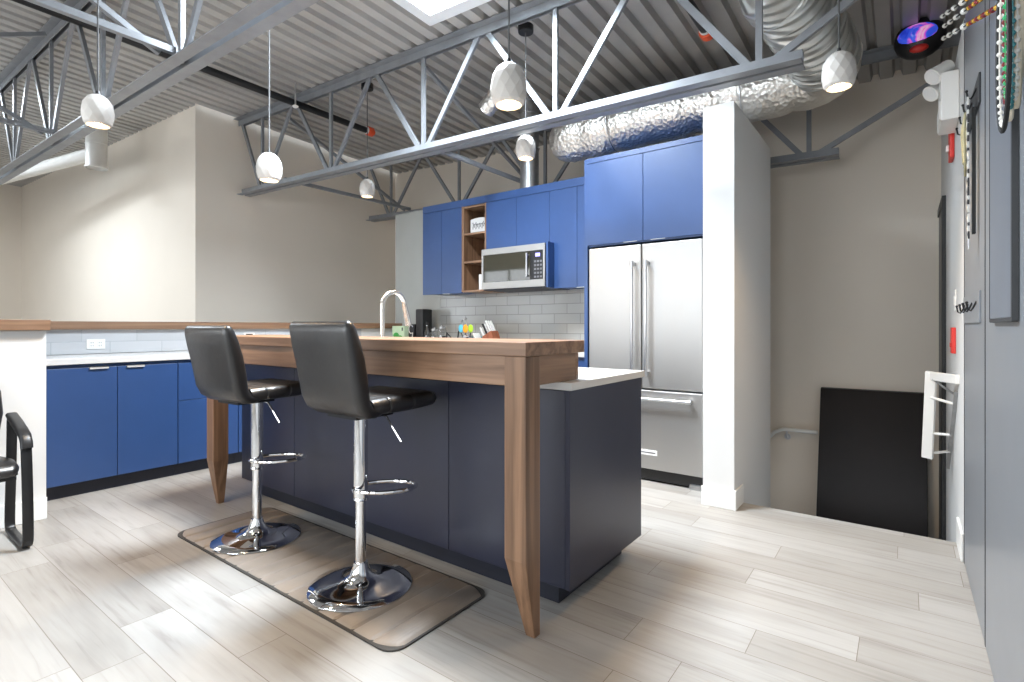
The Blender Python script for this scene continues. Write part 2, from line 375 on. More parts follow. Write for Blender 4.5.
# roof deck: corrugated steel, ribs running along Y, open under the skylight
P = .152; SX0, SX1, SY0, SY1 = -2.90, -2.90 + 8 * P, 1.55, 2.85
SKY = [(SX0, SX1, SY0, SY1, 'white framed skylight set in the steel deck over the bar'),
       (SX0 - 14 * P, SX0 + P, -2.05, -.80, 'skylight in the deck behind the viewer, left of the bar'),
       (SX0 - 46 * P, SX0 - 31 * P, .0, 1.15, 'skylight in the deck over the far left hall')]
b = MB()
def strip(x, w0, w1, y0, y1):
    pr = [(x, 0), (x + w0, 0), (x + w0 + w1, .05), (x + P - w1, .05), (x + P, 0)]
    for (xa, ha), (xb, hb) in zip(pr, pr[1:]):
        b.faces([(xa, y0, dk(xa, y0) + ha), (xb, y0, dk(xb, y0) + hb), (xb, y1, dk(xb, y1) + hb), (xa, y1, dk(xa, y1) + ha)], [(0, 1, 2, 3)])
x = SX0 - P * 75
while x < 1.2:
    y1 = YB if x > XL - .05 else 2.6
    cuts = sorted((q[2], q[3]) for q in SKY if q[0] - .01 < x < q[1] - .01); ya = -3.2
    for c0, c1 in cuts: strip(x, .085, .016, ya, c0); ya = c1
    strip(x, .085, .016, ya, y1)
    x += P
struct(b.build('ceiling', 'deck'), 'corrugated grey steel roof deck', 'ceiling')
# skylight
def slope_ring(mb, x0, x1, y0, y1, t, h0, h1):
    c = [(x0, y0), (x1, y0), (x1, y1), (x0, y1)]; o = [(x0 - t, y0 - t), (x1 + t, y0 - t), (x1 + t, y1 + t), (x0 - t, y1 + t)]
    for i in range(4):
        j = (i + 1) % 4; q = [o[i], o[j], c[j], c[i]]
        mb.hexa([(p[0], p[1], dk(*p) + h0) for p in q], [(p[0], p[1], dk(*p) + h1) for p in q])
for ki, (kx0, kx1, ky0, ky1, lab) in enumerate(SKY):
    sk = thing('skylight', ((kx0 + kx1) / 2, (ky0 + ky1) / 2, dk((kx0 + kx1) / 2, (ky0 + ky1) / 2)), lab, 'skylight')
    if ki: sk.name = 'window_%d' % (5 + ki); OFF[sk.name] = Vector(sk.location); sk['kind'] = 'structure'
    b = MB(); slope_ring(b, kx0 + .10, kx1 - .10, ky0 + .10, ky1 - .10, .10, -.012, .02); b.build('trim_frame', 'skyf', sk, .003)
    b = MB(); slope_ring(b, kx0 + .10, kx1 - .10, ky0 + .10, ky1 - .10, .03, .02, .30); b.build('well', 'skyw', sk)
    b = MB(); slope_ring(b, kx0 + .17, kx1 - .17, ky0 + .17, ky1 - .17, .07, .18, .21); b.build('inner_frame', 'skyf', sk)
    b = MB(); c4 = [(kx0 + .13, ky0 + .13), (kx1 - .13, ky0 + .13), (kx1 - .13, ky1 - .13), (kx0 + .13, ky1 - .13)]
    b.hexa([(p[0], p[1], dk(*p) + .215) for p in c4], [(p[0], p[1], dk(*p) + .222) for p in c4]); b.build('glazing', 'glass', sk)
# kitchen partition (tiled face), fridge end wall, knee walls
b = MB(); b.box(-5.27, -1.08, 4.56, 4.66, 0, 2.61)
struct(b.build('wall_partition', 'wall_white'), 'partition behind the kitchen run', 'wall')
b = MB(); b.box(-5.25, -4.45, 4.545, 4.559, .955, 2.605); tag(b.build('wall_panel', 'slab', bevel=.002), 'tall glossy grey panel left of the wall cupboards', 'panel')
b = MB(); b.box(-4.449, -2.10, 4.545, 4.559, .955, 1.60); tag(b.build('backsplash', 'tile'), 'grey glazed brick backsplash under the wall cupboards', 'backsplash')
b = MB(); b.box(-1.067, -.87, 3.54, 4.67, -1.02, 2.61)
struct(b.build('wall_fridge_side', 'wall_white', bevel=.003), 'white free-standing wall end beside the fridge', 'wall')
b = MB(); b.prism([(-1.075, 3.527), (-.857, 3.527), (-.857, 3.73), (-.8695, 3.73), (-.8695, 3.5395), (-1.075, 3.5395)], 'Z', 0, .125)
struct(b.build('baseboard_fridge_side', 'trimw', bevel=.003), 'white baseboard wrapping the wall end by the fridge', 'baseboard')
b = MB(); b.box(.224, .2355, 3.44, 3.73, 0, .14)
struct(b.build('baseboard_right', 'trimw', bevel=.003), 'white baseboard at the stair edge', 'baseboard')
b = MB(); b.box(-5.36, -5.17, .90, 4.56, 0, 1.145)
struct(b.build('wall_knee', 'wall_white'), 'knee wall behind the left cupboards', 'wall')
b = MB(); b.box(-5.36, -4.21, -1.6, .885, 0, 1.145)
struct(b.build('wall_knee_front', 'wall_white'), 'white knee wall behind the office chair', 'wall')
b = MB(); b.box(-4.2095, -4.195, -1.6, .887, 0, .13)
struct(b.build('baseboard_knee', 'trimw', bevel=.003), 'white baseboard of the knee wall', 'baseboard')
b = MB(); b.box(-5.42, -5.12, .90, 4.545, 1.147, 1.212); tag(b.build('ledge', 'ledge', bevel=.004), 'long walnut ledge capping the knee wall above the blue cupboards', 'ledge')
b = MB(); b.box(-5.42, -4.16, -1.6, .897, 1.147, 1.212); tag(b.build('ledge', 'ledge', bevel=.004), 'walnut ledge capping the white knee wall at far left', 'ledge')
b = MB(); b.box(-5.169, -5.157, .955 - .03, 3.94, .957, 1.144); tag(b.build('backsplash', 'tilel'), 'pale large-tile backsplash behind the left worktop', 'backsplash')
# dark door in the right wall, down on the stair side
b = MB(); b.box(.22, .2355, 4.90, 5.44, -1.0, 2.04); d = struct(b.build('door_1', 'door'), 'dark grey door in the stairwell wall', 'door')
b = MB(); b.box(.212, .2355, 4.83, 4.90, -1.0, 2.10); b.box(.212, .2355, 4.90, 5.44, 2.045, 2.10); b.build('door_frame', 'doorf', d)

# ------------------------------------------------------------------ joists, bridging
def angle_pair(mb, x0, x1, zf, Y, down):
    for sgn in (-1, 1):
        y = Y + sgn * .014; s = .064 * sgn; t = .007
        L = [(y, 0), (y + s, 0), (y + s, t), (y + t * sgn, t), (y + t * sgn, .07), (y, .07)]
        if down: L = [(p, -q) for p, q in L]
        vs = [(x0, p, zf(x0) + q) for p, q in L] + [(x1, p, zf(x1) + q) for p, q in L]
        mb.faces(vs, [tuple(range(6)), tuple(range(6, 12))] + [(i, (i + 1) % 6, 6 + (i + 1) % 6, 6 + i) for i in range(6)])
def joist(Y, xl, nodes, x_end_l, label):
    t = thing('roof_joist', (-3, Y, zb(-3)), label, 'roof joist', 'open web steel joists under the roof deck')
    top = lambda X: dk(X, Y) - .003
    b = MB(); angle_pair(b, xl, 1.19, top, Y, True); b.build('top_chord', 'joist', t)
    b = MB(); angle_pair(b, x_end_l, -.42, zb, Y, False); b.build('bottom_chord', 'joist', t)
    for i, X in enumerate(nodes):
        zt = lambda q: top(q) - .055
        b = MB(); b.bar((X, Y, zb(X) + .02), (X, Y, zt(X)), .034, .024, up=(0, 1, 0)); b.build('web_post', 'joist', t)
        h = .645
        for sg in (-1, 1):
            xt = X + sg * (h - .045)
            if i == len(nodes) - 1 and sg == 1: xt = .62
            if i == 0 and sg == -1 and xl > -7: xt = xl + .06
            b = MB(); b.bar((X + sg * .035, Y, zb(X) + .03), (xt, Y, zt(xt)), .040, .024, up=(0, 1, 0)); b.build('web_diagonal', 'joist', t)
    return t
nd = [-.63 - 1.29 * i for i in range(5)]
ndl = sorted([-.63 - 1.29 * i for i in range(11)])
joist(-.58, -14.05, ndl, -13.7, 'grey open web steel joist behind the viewer, nearest the rear windows')
joist(1.25, -14.05, ndl, -13.7, 'nearest open web steel joist, crossing the upper left corner in front of the skylight')
joist(3.08, XL + .005, sorted(nd), -6.22, 'middle open web steel joist, running over the bar to the foil duct')
joist(4.93, XL + .005, sorted(nd), -6.25, 'farthest open web steel joist, behind the wall cupboards')
def bridging(X, Y0, Y1, tag_):
    t = thing('joist_bridging', (X, Y0, zb(X)), 'steel cross bracing between ' + tag_, 'joist bracing')
    z0 = zb(X) + .085
    b = MB(); b.bar((X, Y0 + .02, z0), (X, Y1 - .02, z0), .035, .035); b.build('bottom_strut', 'joist', t)
    b = MB(); b.bar((X + .04, Y0 + .08, z0 - .02), (X + .04, Y1 - .08, dk(X, Y1) - .10), .03, .03); b.build('brace', 'joist', t)
    b = MB(); b.bar((X - .04, Y0 + .08, dk(X, Y0) - .10), (X - .04, Y1 - .08, z0 - .02), .03, .03); b.build('brace', 'joist', t)
bridging(-3.25, -.58, 1.25, 'the two nearest joists, over the left stool'); bridging(-5.62, -.58, 1.25, 'the two nearest joists at the far upper left')
bridging(-3.23, 3.08, 4.93, 'the middle and far joists near the vent pipe'); bridging(-5.38, 3.08, 4.93, 'the middle and far joists by the left wall')

# ------------------------------------------------------------------ ducts and pipes
def foil_tube(mb, pts, r, n=28, crinkle=.005):
    rings = len(pts); rr = r if isinstance(r, list) else [r] * rings
    prof = []
    for i in range(rings):
        prof.append([((rr[i] + random.uniform(-1, 1) * crinkle) * math.cos(2 * PI * j / n), (rr[i] + random.uniform(-1, 1) * crinkle) * math.sin(2 * PI * j / n)) for j in range(n)])
    return mb.sweep(pts, prof)
duct = thing('flexible_duct', (-1.5, 4.2, 2.9), 'large crinkled foil duct above the fridge cupboards, turning up as a spiral pipe', 'duct')
pts = []; rr = []
for i in range(11):   # rounded left end
    a = i / 10; pts.append((-2.66 + .22 * a, 4.26 - .05 * a, 2.86 + .03 * a)); rr.append(.205 * math.sqrt(max(.02, 1 - (1 - a) ** 2)))
for i in range(1, 40): pts.append((-2.44 + 1.94 * i / 40 , 4.21, 2.89 + .02 * i / 40 + .008 * math.sin(i * .9))); rr.append(.205 + .006 * math.sin(i * 1.3))
for i in range(1, 9):   # turns toward the viewer
    a = PI / 2 * i / 8; pts.append((-.50 + .08 * math.sin(a), 4.21 - .16 * (1 - math.cos(a)) - .02 * i / 8, 2.91 + .03 * (i / 8))); rr.append(.205)
b = MB(); foil_tube(b, pts, rr); b.build('sleeve', 'foil', duct, smooth=True, angle=60)
b = MB(); b.tube([(-2.0 + .235 * 0, 4.21 + .213 * math.cos(q), 2.893 + .213 * math.sin(q)) for q in [2 * PI * k / 24 for k in range(24)]], .006, 6, True)
b.tube([(-.95, 4.21 + .214 * math.cos(q), 2.905 + .214 * math.sin(q)) for q in [2 * PI * k / 24 for k in range(24)]], .006, 6, True); b.build('strap', 'steelh', duct, smooth=True)
pts = [(-.43, 4.06, 2.94), (-.44, 3.95, 2.96), (-.47, 3.8, 3.0), (-.52, 3.6, 3.06), (-.57, 3.42, 3.13), (-.60, 3.36, 3.13), (-.60, 3.36, 3.19)]
dense = []
for p, q in zip(pts, pts[1:]):
    for k in range(8): dense.append(tuple(p[m] + (q[m] - p[m]) * k / 8 for m in range(3)))
dense.append(pts[-1])
b = MB(); b.tube(dense, [.202 + (.010 if k % 3 == 0 else 0) for k in range(len(dense))], 32); b.build('spiral_pipe', 'spiral', duct, smooth=True, angle=25)
vp = thing('vent_pipe', (-3.04, 4.36, 2.535), 'grey round vent pipe rising from the wall cupboards to the roof', 'vent pipe')
b = MB(); b.cyl((-3.04, 4.38, 2.537), (-3.04, 4.38, dk(-3.04, 4.38) - .005), .095, n=24); b.build('pipe_body', 'galv', vp, smooth=True)
b = MB()
for z in (2.545, 2.95, 3.3): b.lathe([(.097, 0), (.104, .006), (.104, .016), (.097, .022)], (-3.04, 4.38, z), 24, False)
b.build('seam_ring', 'galv', vp, smooth=True)
fh = thing('flexible_hose', (-2.9, 3.7, 3.3), 'short silvery flexible hose hanging from the roof near the skylight', 'hose')
hp = [(-2.72, 3.62, 3.40), (-2.74, 3.62, 3.34), (-2.82, 3.63, 3.25), (-2.93, 3.65, 3.17), (-3.03, 3.66, 3.11)]
dense = []
for p, q in zip(hp, hp[1:]):
    for k in range(8): dense.append(tuple(p[m] + (q[m] - p[m]) * k / 8 for m in range(3)))
b = MB(); b.tube(dense, [.075 + (.006 if k % 2 else 0) for k in range(len(dense))], 20); b.build('hose_body', 'foil', fh, smooth=True, angle=60)
fd = thing('vent_stack', (-7.6, 2.05, 3.0), 'pale round vent stack hanging open-ended before the far cream wall', 'vent pipe')
b = MB(); b.lathe([(.105, 3.02), (.112, 3.025), (.112, 3.05), (.105, 3.06), (.105, dk(-7.6, 2.05) - .005)], (-7.6, 2.05, 0), 22, False); b.build('pipe_body', 'wduct', fd, smooth=True)
b = MB(); b.lathe([(.107, 0), (.112, .005), (.107, .01)], (-7.6, 2.05, 3.3), 22, False); b.lathe([(.107, 0), (.112, .005), (.107, .01)], (-7.6, 2.05, 3.52), 22, False); b.build('seam_ring', 'wduct', fd, smooth=True)
b = MB(); b.cyl((-7.71, 2.05, 3.22), (-13.9, 1.3, 3.42), .075, n=18); b.build('side_pipe', 'wduct', fd, smooth=True)
def sprinkler(X, Y, z, label, drops=()):
    t = thing('sprinkler_pipe', (X, Y, z), label, 'sprinkler pipe')
    b = MB(); b.cyl((X, -3.15, z + .09), (X, Y, z), .034, n=14); b.build('pipe_body', 'pipe', t, smooth=True)
    b = MB(); b.cyl((X, Y - .03, z), (X, Y + .035, z), .052, n=14); b.cyl((X, Y + .035, z), (X, Y + .06, z), .03, n=10); b.build('end_cap', 'orange', t, .004, True)
    b = MB(); b.cyl((X, Y - .055, z + .002), (X, Y - .035, z + .001), .04, n=14); b.build('end_band', 'white', t, smooth=True)
    for yd in drops:
        zd = z + .09 * (Y - yd) / (Y + 3.15)
        b = MB(); b.cyl((X - .045, yd, zd), (X + .045, yd, zd), .045, n=12); c = b.build('tee', 'orange', t, smooth=True)
        b = MB(); b.cyl((X, yd, zd - .03), (X, yd, zd - .13), .012, n=8); b.cyl((X, yd, zd - .13), (X, yd, zd - .14), .03, n=12); b.build('sprinkler_head', 'white', t, smooth=True)
sprinkler(-1.117, 3.80, 3.245, 'black sprinkler pipe with orange end cap near the spiral duct')
sprinkler(-4.95, 3.90, 3.42, 'black sprinkler pipe with orange end cap near the left wall', (.35,))
sh = thing('sprinkler_drop', (-4.75, 3.0, 3.3), 'thin white sprinkler drop hanging from the deck by the middle joist', 'sprinkler')
b = MB(); b.cyl((-4.76, 2.86, dk(-4.76, 2.86) - .002), (-4.76, 2.86, 3.33), .008, n=8); b.build('rod', 'galv', sh, smooth=True)
b = MB(); b.lathe([(.012, 0), (.028, .01), (.028, .02), (.01, .03)], (-4.76, 2.86, 3.30), 12); b.build('head', 'white', sh, smooth=True)

# ------------------------------------------------------------------ pendant lamps
def pendant(X, Y, z0, h, label, canopy=True):
    t = thing('pendant_lamp', (X, Y, z0), label, 'pendant lamp', 'white plaster pendant lamps')
    k = h / .18; prof = [(.056, 0), (.068, .012), (.078, .05), (.079, .085), (.072, .125), (.055, .155), (.034, .172), (.012, .18)]
    inn = [(.012, .165), (.050, .145), (.066, .11), (.070, .06), (.062, .012), (.056, 0)]
    n = 11; b = MB(); rng = random.Random(int(X * 100))
    rings = []
    for i, (r, z) in enumerate(prof + inn):
        ro = i * .28 if i < len(prof) else 0
        rings.append([b.bm.verts.new((X + r * k * (1 + rng.uniform(-.03, .03) * (i < len(prof) and i > 0)) * math.cos(2 * PI * j / n + ro * (i < len(prof))), Y + r * k * math.sin(2 * PI * j / n + ro * (i < len(prof))), z0 + z * k)) for j in range(n)])
    for i in range(len(rings) - 1):
        a, c = rings[i], rings[i + 1]
        if i == len(prof) - 1: continue
        for j in range(n):
            try:
                b.bm.faces.new((a[j], a[(j + 1) % n], c[j])); b.bm.faces.new((a[(j + 1) % n], c[(j + 1) % n], c[j]))
            except ValueError: pass
    b.bm.faces.new(rings[len(prof) - 1])
    sh = b.build('lamp_shade', 'ceramic', t)
    b = MB(); b.ball((X, Y, z0 + .045 * k), .042 * k, 14, 8, (1, 1, .75)); b.build('bulb', 'bulb', t, smooth=True)
    b = MB(); b.cyl((X, Y, z0 + .178 * k), (X, Y, z0 + .20 * k), .012, .008, 10); b.build('cord_grip', 'blackp', t, smooth=True)
    zt = dk(X, Y)
    b = MB(); b.cyl((X, Y, z0 + .19 * k), (X, Y, zt - .03), .0045, n=6); b.build('cord', 'cord', t, smooth=True)
    b = MB(); b.cyl((X, Y, zt - .055), (X, Y, zt - .002), .058, n=20); b.build('canopy', 'blackp', t, .004, True)
    l = bpy.data.lights.new('pendant_light', 'SPOT'); l.energy = PEND; l.color = (1, .68, .36); l.spot_size = math.radians(125); l.spot_blend = .8; l.shadow_soft_size = .04
    lo = bpy.data.objects.new('pendant_light', l); COL.objects.link(lo); lo.parent = t; lo.location = (0, 0, -.005)
    return t
PEND = 55
pendant(-3.30, 1.80, 2.115, .18, 'white pendant lamp hanging over the left half of the bar')
pendant(-1.357, 1.80, 2.115, .18, 'large-looking white pendant lamp over the right end of the bar')
pendant(-4.15, 3.24, 2.42, .17, 'small white pendant lamp hanging in front of the left upper wall')
pendant(-2.28, 3.235, 2.43, .175, 'white pendant lamp hanging before the grey vent pipe')
pendant(-.255, 2.99, 2.325, .172, 'white pendant lamp by the spiral duct near the stairwell')
pendant(-3.131, .85, 2.142, .150, 'white pendant lamp at upper left in front of the joist chord')

# ------------------------------------------------------------------ island and bar
isl = thing('kitchen_island', (-2.42, 2.2, 0), 'long charcoal navy kitchen island under the bar', 'kitchen island')
b = MB(); b.box(-3.72, -1.172, 1.905, 2.52, 0.001, .10); b.build('toe_kick', 'kick', isl)
b = MB(); b.box(-3.735, -1.106, 1.872, 2.544, .10, .909); b.build('carcass', 'kick', isl)
for x0, x1 in ((-3.756, -3.091), (-3.087, -1.757), (-1.753, -1.107)):
    b = MB(); b.box(x0, x1, 1.848, 1.870, .10, .908); b.build('front_panel', 'dblue', isl, .0015)
b = MB(); b.box(-1.105, -1.083, 1.846, 2.565, .10, .909); b.build('end_panel', 'dblue', isl, .0015)
b = MB(); b.box(-3.756, -3.737, 1.872, 2.565, .10, .909); b.build('end_panel', 'dblue', isl, .0015)
for x0, x1 in ((-3.735, -2.86), (-2.856, -1.98), (-1.976, -1.107)):
    b = MB(); b.box(x0, x1, 2.545, 2.564, .12, .905); b.build('door', 'dblue', isl, .0015)
b = MB(); b.box(-3.77, -1.075, 1.842, 2.594, .911, .943); tag(b.build('island_worktop', 'counter', bevel=.002), 'white quartz worktop on the dark island behind the raised bar', 'worktop')
bar = thing('bar_table', (-2.38, 1.79, 0), 'raised walnut bar table with tapered square legs in front of the island', 'bar table')
b = MB(); b.box(-3.68, -1.108, 1.572, 2.012, 1.06, 1.112); b.build('bar_top', 'walnut', bar, .003)
b = MB(); b.box(-3.56, -1.210, 1.595, 1.623, .945, 1.059); b.build('apron', 'walnut', bar, .002)
b = MB(); b.box(-1.150, -1.122, 1.672, 1.96, .9455, 1.059); b.build('end_apron', 'walnuty', bar, .002)
b = MB(); b.box(-3.66, -3.632, 1.672, 1.96, .9455, 1.059); b.build('end_apron', 'walnuty', bar, .002)
b = MB(); b.box(-3.66, -1.122, 1.962, 1.984, .9455, 1.059); b.build('back_rail', 'walnut', bar, .002)
def leg(x0, x1, y0, y1, zt, zk, out):
    # square leg, tapering on its two outer/inner faces below the knee
    b = MB(); s = .058
    if out > 0: q = [(x0 + s, y0 + s), (x1, y0 + s), (x1, y1), (x0 + s, y1)]
    else: q = [(x0, y0 + s), (x1 - s, y0 + s), (x1 - s, y1), (x0, y1)]
    lo = [(p[0], p[1], .001) for p in q]
    k = [(x0, y0, zk), (x1, y0, zk), (x1, y1, zk), (x0, y1, zk)]; t = [(x0, y0, zt), (x1, y0, zt), (x1, y1, zt), (x0, y1, zt)]
    vs = lo + k + t; fs = [(0, 3, 2, 1), (8, 9, 10, 11)]
    for a in (0, 4):
        for i in range(4): fs.append((a + i, a + (i + 1) % 4, a + 4 + (i + 1) % 4, a + 4 + i))
    b.faces(vs, fs); b.build('leg', 'walnutz', bar, .003)
leg(-1.209, -1.110, 1.575, 1.670, 1.059, .30, 1)
leg(-3.665, -3.57, 1.575, 1.670, 1.059, .30, -1)
# faucet on the island worktop
fc = thing('kitchen_faucet', (-2.74, 2.26, .9435), 'tall satin nickel gooseneck faucet rising behind the bar', 'faucet')
b = MB(); b.lathe([(.030, 0), (.030, .006), (.022, .02), (.018, .04)], (-2.74, 2.26, .9435), 20); b.build('base', 'nickel', fc, smooth=True)
cy, cz, r = 2.355, 1.305, .095
path = [(-2.74, 2.26, .975), (-2.74, 2.26, 1.15)] + arc((-2.74, cy, cz), r, PI, .12, 18)
b = MB(); b.tube(path, .0155, 14); b.build('spout', 'nickel', fc, smooth=True)
e = path[-1]
b = MB(); b.cyl(e, (e[0], e[1] + .035, e[2] - .13), .017, .024, 16); b.cyl((e[0], e[1] + .035, e[2] - .13), (e[0], e[1] + .036, e[2] - .14), .021, n=16); b.build('spray_head', 'nickel', fc, smooth=True)
b = MB(); b.cyl((-2.74, 2.26, 1.03), (-2.69, 2.26, 1.035), .012, n=12); b.cyl((-2.69, 2.26, 1.035), (-2.62, 2.255, 1.06), .006, n=8); b.build('lever', 'nickel', fc, smooth=True)

# ------------------------------------------------------------------ bar stools
def make_stool():
    t = thing('bar_stool', (0, 0, 0), '', 'bar stool', 'black swivel bar stools at the bar')
    b = MB(); b.lathe([(.222, .0005), (.226, .005), (.222, .011), (.17, .018), (.11, .027), (.07, .040), (.048, .060), (.036, .085), (.030, .11)], n=48); b.build('base', 'chrome', t, smooth=True, angle=50)
    b = MB(); b.cyl((0, 0, .09), (0, 0, .44), .0235, n=20); b.build('gas_column', 'chrome', t, smooth=True)
    b = MB(); b.cyl((0, 0, .385), (0, 0, .765), .031, n=20); b.lathe([(.031, 0), (.034, .004), (.031, .012)], (0, 0, .385), 20, False); b.build('sleeve', 'chrome', t, smooth=True)
    b = MB()
    loop = []
    for k in range(36):
        p, q = .088 * math.cos(2 * PI * k / 36), .105 + .138 * math.sin(2 * PI * k / 36)
        loop.append((p * math.cos(.75) + q * math.sin(.75), -p * math.sin(.75) + q * math.cos(.75), .437))
    b.tube(loop, .0095, 10, True); b.build('footrest', 'chrome', t, smooth=True)
    b = MB(); b.tube([(.02, .05, .775), (.09, .07, .755), (.13, .08, .70), (.165, .09, .65)], [.005, .005, .005, .006], 8); b.build('height_lever', 'chrome', t, smooth=True)
    b = MB(); b.box(-.10, .10, -.10, .10, .762, .785); b.build('seat_plate', 'blackm', t)
    def slab(path, wid, th, rad, tw=None):
        b = MB(); n = len(path); prof = []
        for i in range(n):
            w = wid[i] if isinstance(wid, list) else wid; h = th[i] if isinstance(th, list) else th
            prof.append(rrect(w, h, min(rad, h * .48), 4))
        b.sweep(path, prof, up=(0, 0, 1) if abs(path[1][2] - path[0][2]) < .01 else (0, -1, 0)); return b
    # seat: from the rear curve to a softly rounded front edge
    SY_ = .085
    sp = [(0, y + SY_, z) for y, z in ((-.165, .818), (-.10, .820), (0, .820), (.10, .823), (.155, .826), (.185, .822), (.200, .814), (.206, .806))]
    sb = slab(sp, [.385, .40, .41, .415, .41, .40, .37, .32], [.066, .070, .072, .072, .07, .06, .042, .02], .03)
    sb.build('seat', 'quilt', t, smooth=True, angle=70)
    # back: curls up behind the seat
    bp = [(0, y + SY_ + .008, z - .004) for y, z in ((-.12, .806), (-.155, .802), (-.188, .808), (-.214, .830), (-.229, .870), (-.240, .94), (-.256, 1.02), (-.275, 1.09), (-.291, 1.145), (-.299, 1.170), (-.302, 1.182))]
    b = MB(); prof = [rrect(w, h, min(.028, h * .48), 4) for w, h in zip([.37, .385, .395, .40, .405, .41, .415, .42, .42, .415, .39], [.04, .052, .062, .072, .080, .082, .080, .074, .062, .044, .014])]
    b.sweep(bp, prof, up=(0, 0, 1)); b.build('backrest', 'leather', t, smooth=True, angle=70)
    return t
st = make_stool(); st.location = (-1.945, 1.483, .0135); st.rotation_euler = (0, 0, .0); st['label'] = 'nearer black leather bar stool, at the middle of the bar'
s2 = copy_thing(st, (-2.846, 1.483, .0135), .05, 'farther black leather bar stool, at the left end of the bar'); s2.scale = (1, 1, .985)
for c in s2.children:
    if c.name.split('.')[0] in ('seat', 'backrest', 'seat_plate', 'height_lever'): c.location = (-.015, -.05, 0)
# anti-fatigue mat
mt = thing('floor_mat', (-2.4, 1.52, 0), 'ribbed taupe floor mat under the two bar stools', 'mat')
def rrpoly(x0, x1, y0, y1, r, n=6):
    return [((x0 + x1) / 2 + p, (y0 + y1) / 2 + q) for p, q in rrect(x1 - x0, y1 - y0, r, n)]
b = MB(); b.prism(rrpoly(-3.305, -1.455, 1.243, 1.802, .07), 'Z', .001, .007); b.build('edge', 'matedge', mt)
b = MB(); k = 16; X0, X1, Y0, Y1 = -3.295, -1.465, 1.253, 1.792
for i in range(k):   # soft ribs across the mat
    xa = X0 + (X1 - X0) * i / k; xb = X0 + (X1 - X0) * (i + 1) / k; m = 8; ins = .045 if i in (0, k - 1) else 0
    for j in range(m):
        u0, u1 = j / m, (j + 1) / m; za = .0072 + .009 * max(0, math.sin(PI * u0)) ** .4; zc = .0072 + .009 * max(0, math.sin(PI * u1)) ** .4
        p, q = xa + (xb - xa) * u0, xa + (xb - xa) * u1
        e0 = ins * (1 - u0 if i == 0 else u0) ** 2 if ins else 0; e1 = ins * (1 - u1 if i == 0 else u1) ** 2 if ins else 0
        b.faces([(p, Y0 + e0, .006), (q, Y0 + e1, .006), (q, Y1 - e1, .006), (p, Y1 - e0, .006), (p, Y0 + e0 + .012, za), (q, Y0 + e1 + .012, zc), (q, Y1 - e1 - .012, zc), (p, Y1 - e0 - .012, za)],
                [(4, 5, 6, 7), (0, 1, 5, 4), (2, 3, 7, 6)] + ([(3, 0, 4, 7)] if (i == 0 and j == 0) else []) + ([(1, 2, 6, 5)] if (i == k - 1 and j == m - 1) else []))
b.build('padding', 'mat', mt, smooth=True, angle=50)

# ------------------------------------------------------------------ left run of blue base cupboards
CX = -4.55
def base_unit(y0, y1, fronts, label):
    t = thing('base_cupboard', (-4.85, (y0 + y1) / 2, 0), label, 'base cupboard', 'blue base cupboards along the knee wall')
    b = MB(); b.box(-5.155, CX - .022, y0 + .001, y1 - .001, .10, .905); b.build('carcass', 'blue', t)
    b = MB(); b.box(-5.10, -4.61, y0 + .001, y1 - .001, .001, .10); b.build('toe_kick', 'kick', t)
    for a, c, z0, z1, kind, ha in fronts:
        b = MB(); b.box(CX - .02, CX, a, c, z0, z1); d = b.build(kind, 'blue', t, .0015)
        if ha is not None:
            b = MB(); b.box(CX - .012, CX + .014, ha - .055, ha + .055, z1, z1 + .0035); b.box(CX + .0105, CX + .014, ha - .055, ha + .055, z1 - .012, z1 + .0035); b.build('tab_pull', 'tab', d)
    return t
base_unit(.955, 1.745, [(.958, 1.348, .10, .885, 'door', 1.24), (1.352, 1.742, .10, .885, 'door', 1.46)], 'blue two-door base cupboard nearest the white knee wall')
base_unit(1.745, 2.21, [(1.748, 2.207, .10, .588, 'drawer', None), (1.748, 2.207, .592, .885, 'drawer', None)], 'blue two-drawer base cupboard behind the left bar leg')
base_unit(2.21, 2.98, [(2.213, 2.593, .10, .885, 'door', 2.5), (2.597, 2.977, .10, .885, 'door', 2.69)], 'blue base cupboard mostly hidden behind the island')
base_unit(2.98, 3.92, [(2.983, 3.448, .10, .885, 'door', 3.35), (3.452, 3.917, .10, .885, 'door', 3.55)], 'blue corner base cupboard hidden behind the island')
b = MB(); b.prism([(-5.156, .945), (-4.53, .945), (-4.53, 3.92), (-2.10, 3.92), (-2.10, 4.543), (-5.156, 4.543)], 'Z', .912, .953)
tag(b.build('worktop', 'counter', bevel=.002), 'white quartz worktop turning the corner along the wall cupboards', 'worktop')
ol = thing('wall_outlet', (-5.15, 1.386, 1.03), 'white double wall outlet on the pale tile backsplash', 'outlet')
b = MB(); b.box(-5.1565, -5.150, 1.325, 1.447, .993, 1.07); b.build('cover_plate', 'white', ol, .002)
for y in (1.36, 1.412):
    b = MB(); b.box(-5.1502, -5.1475, y - .017, y + .017, 1.005, 1.058); s = b.build('socket', 'white', ol, .002)
    b = MB()
    for q in (1.02, 1.043): b.box(-5.1478, -5.1468, y - .008, y - .005, q - .006, q + .006); b.box(-5.1478, -5.1468, y + .005, y + .008, q - .006, q + .006)
    b.build('slots', 'ink', s)
o2 = thing('wall_outlet', (-5.15, 2.62, 1.09), 'small black outlet under the ledge, between the two stool backs', 'outlet')
b = MB(); b.box(-5.1565, -5.150, 2.555, 2.66, 1.03, 1.11); b.build('cover_plate', 'white', o2, .002)
b = MB(); b.box(-5.1502, -5.147, 2.575, 2.64, 1.062, 1.10); b.build('socket', 'ink', o2)

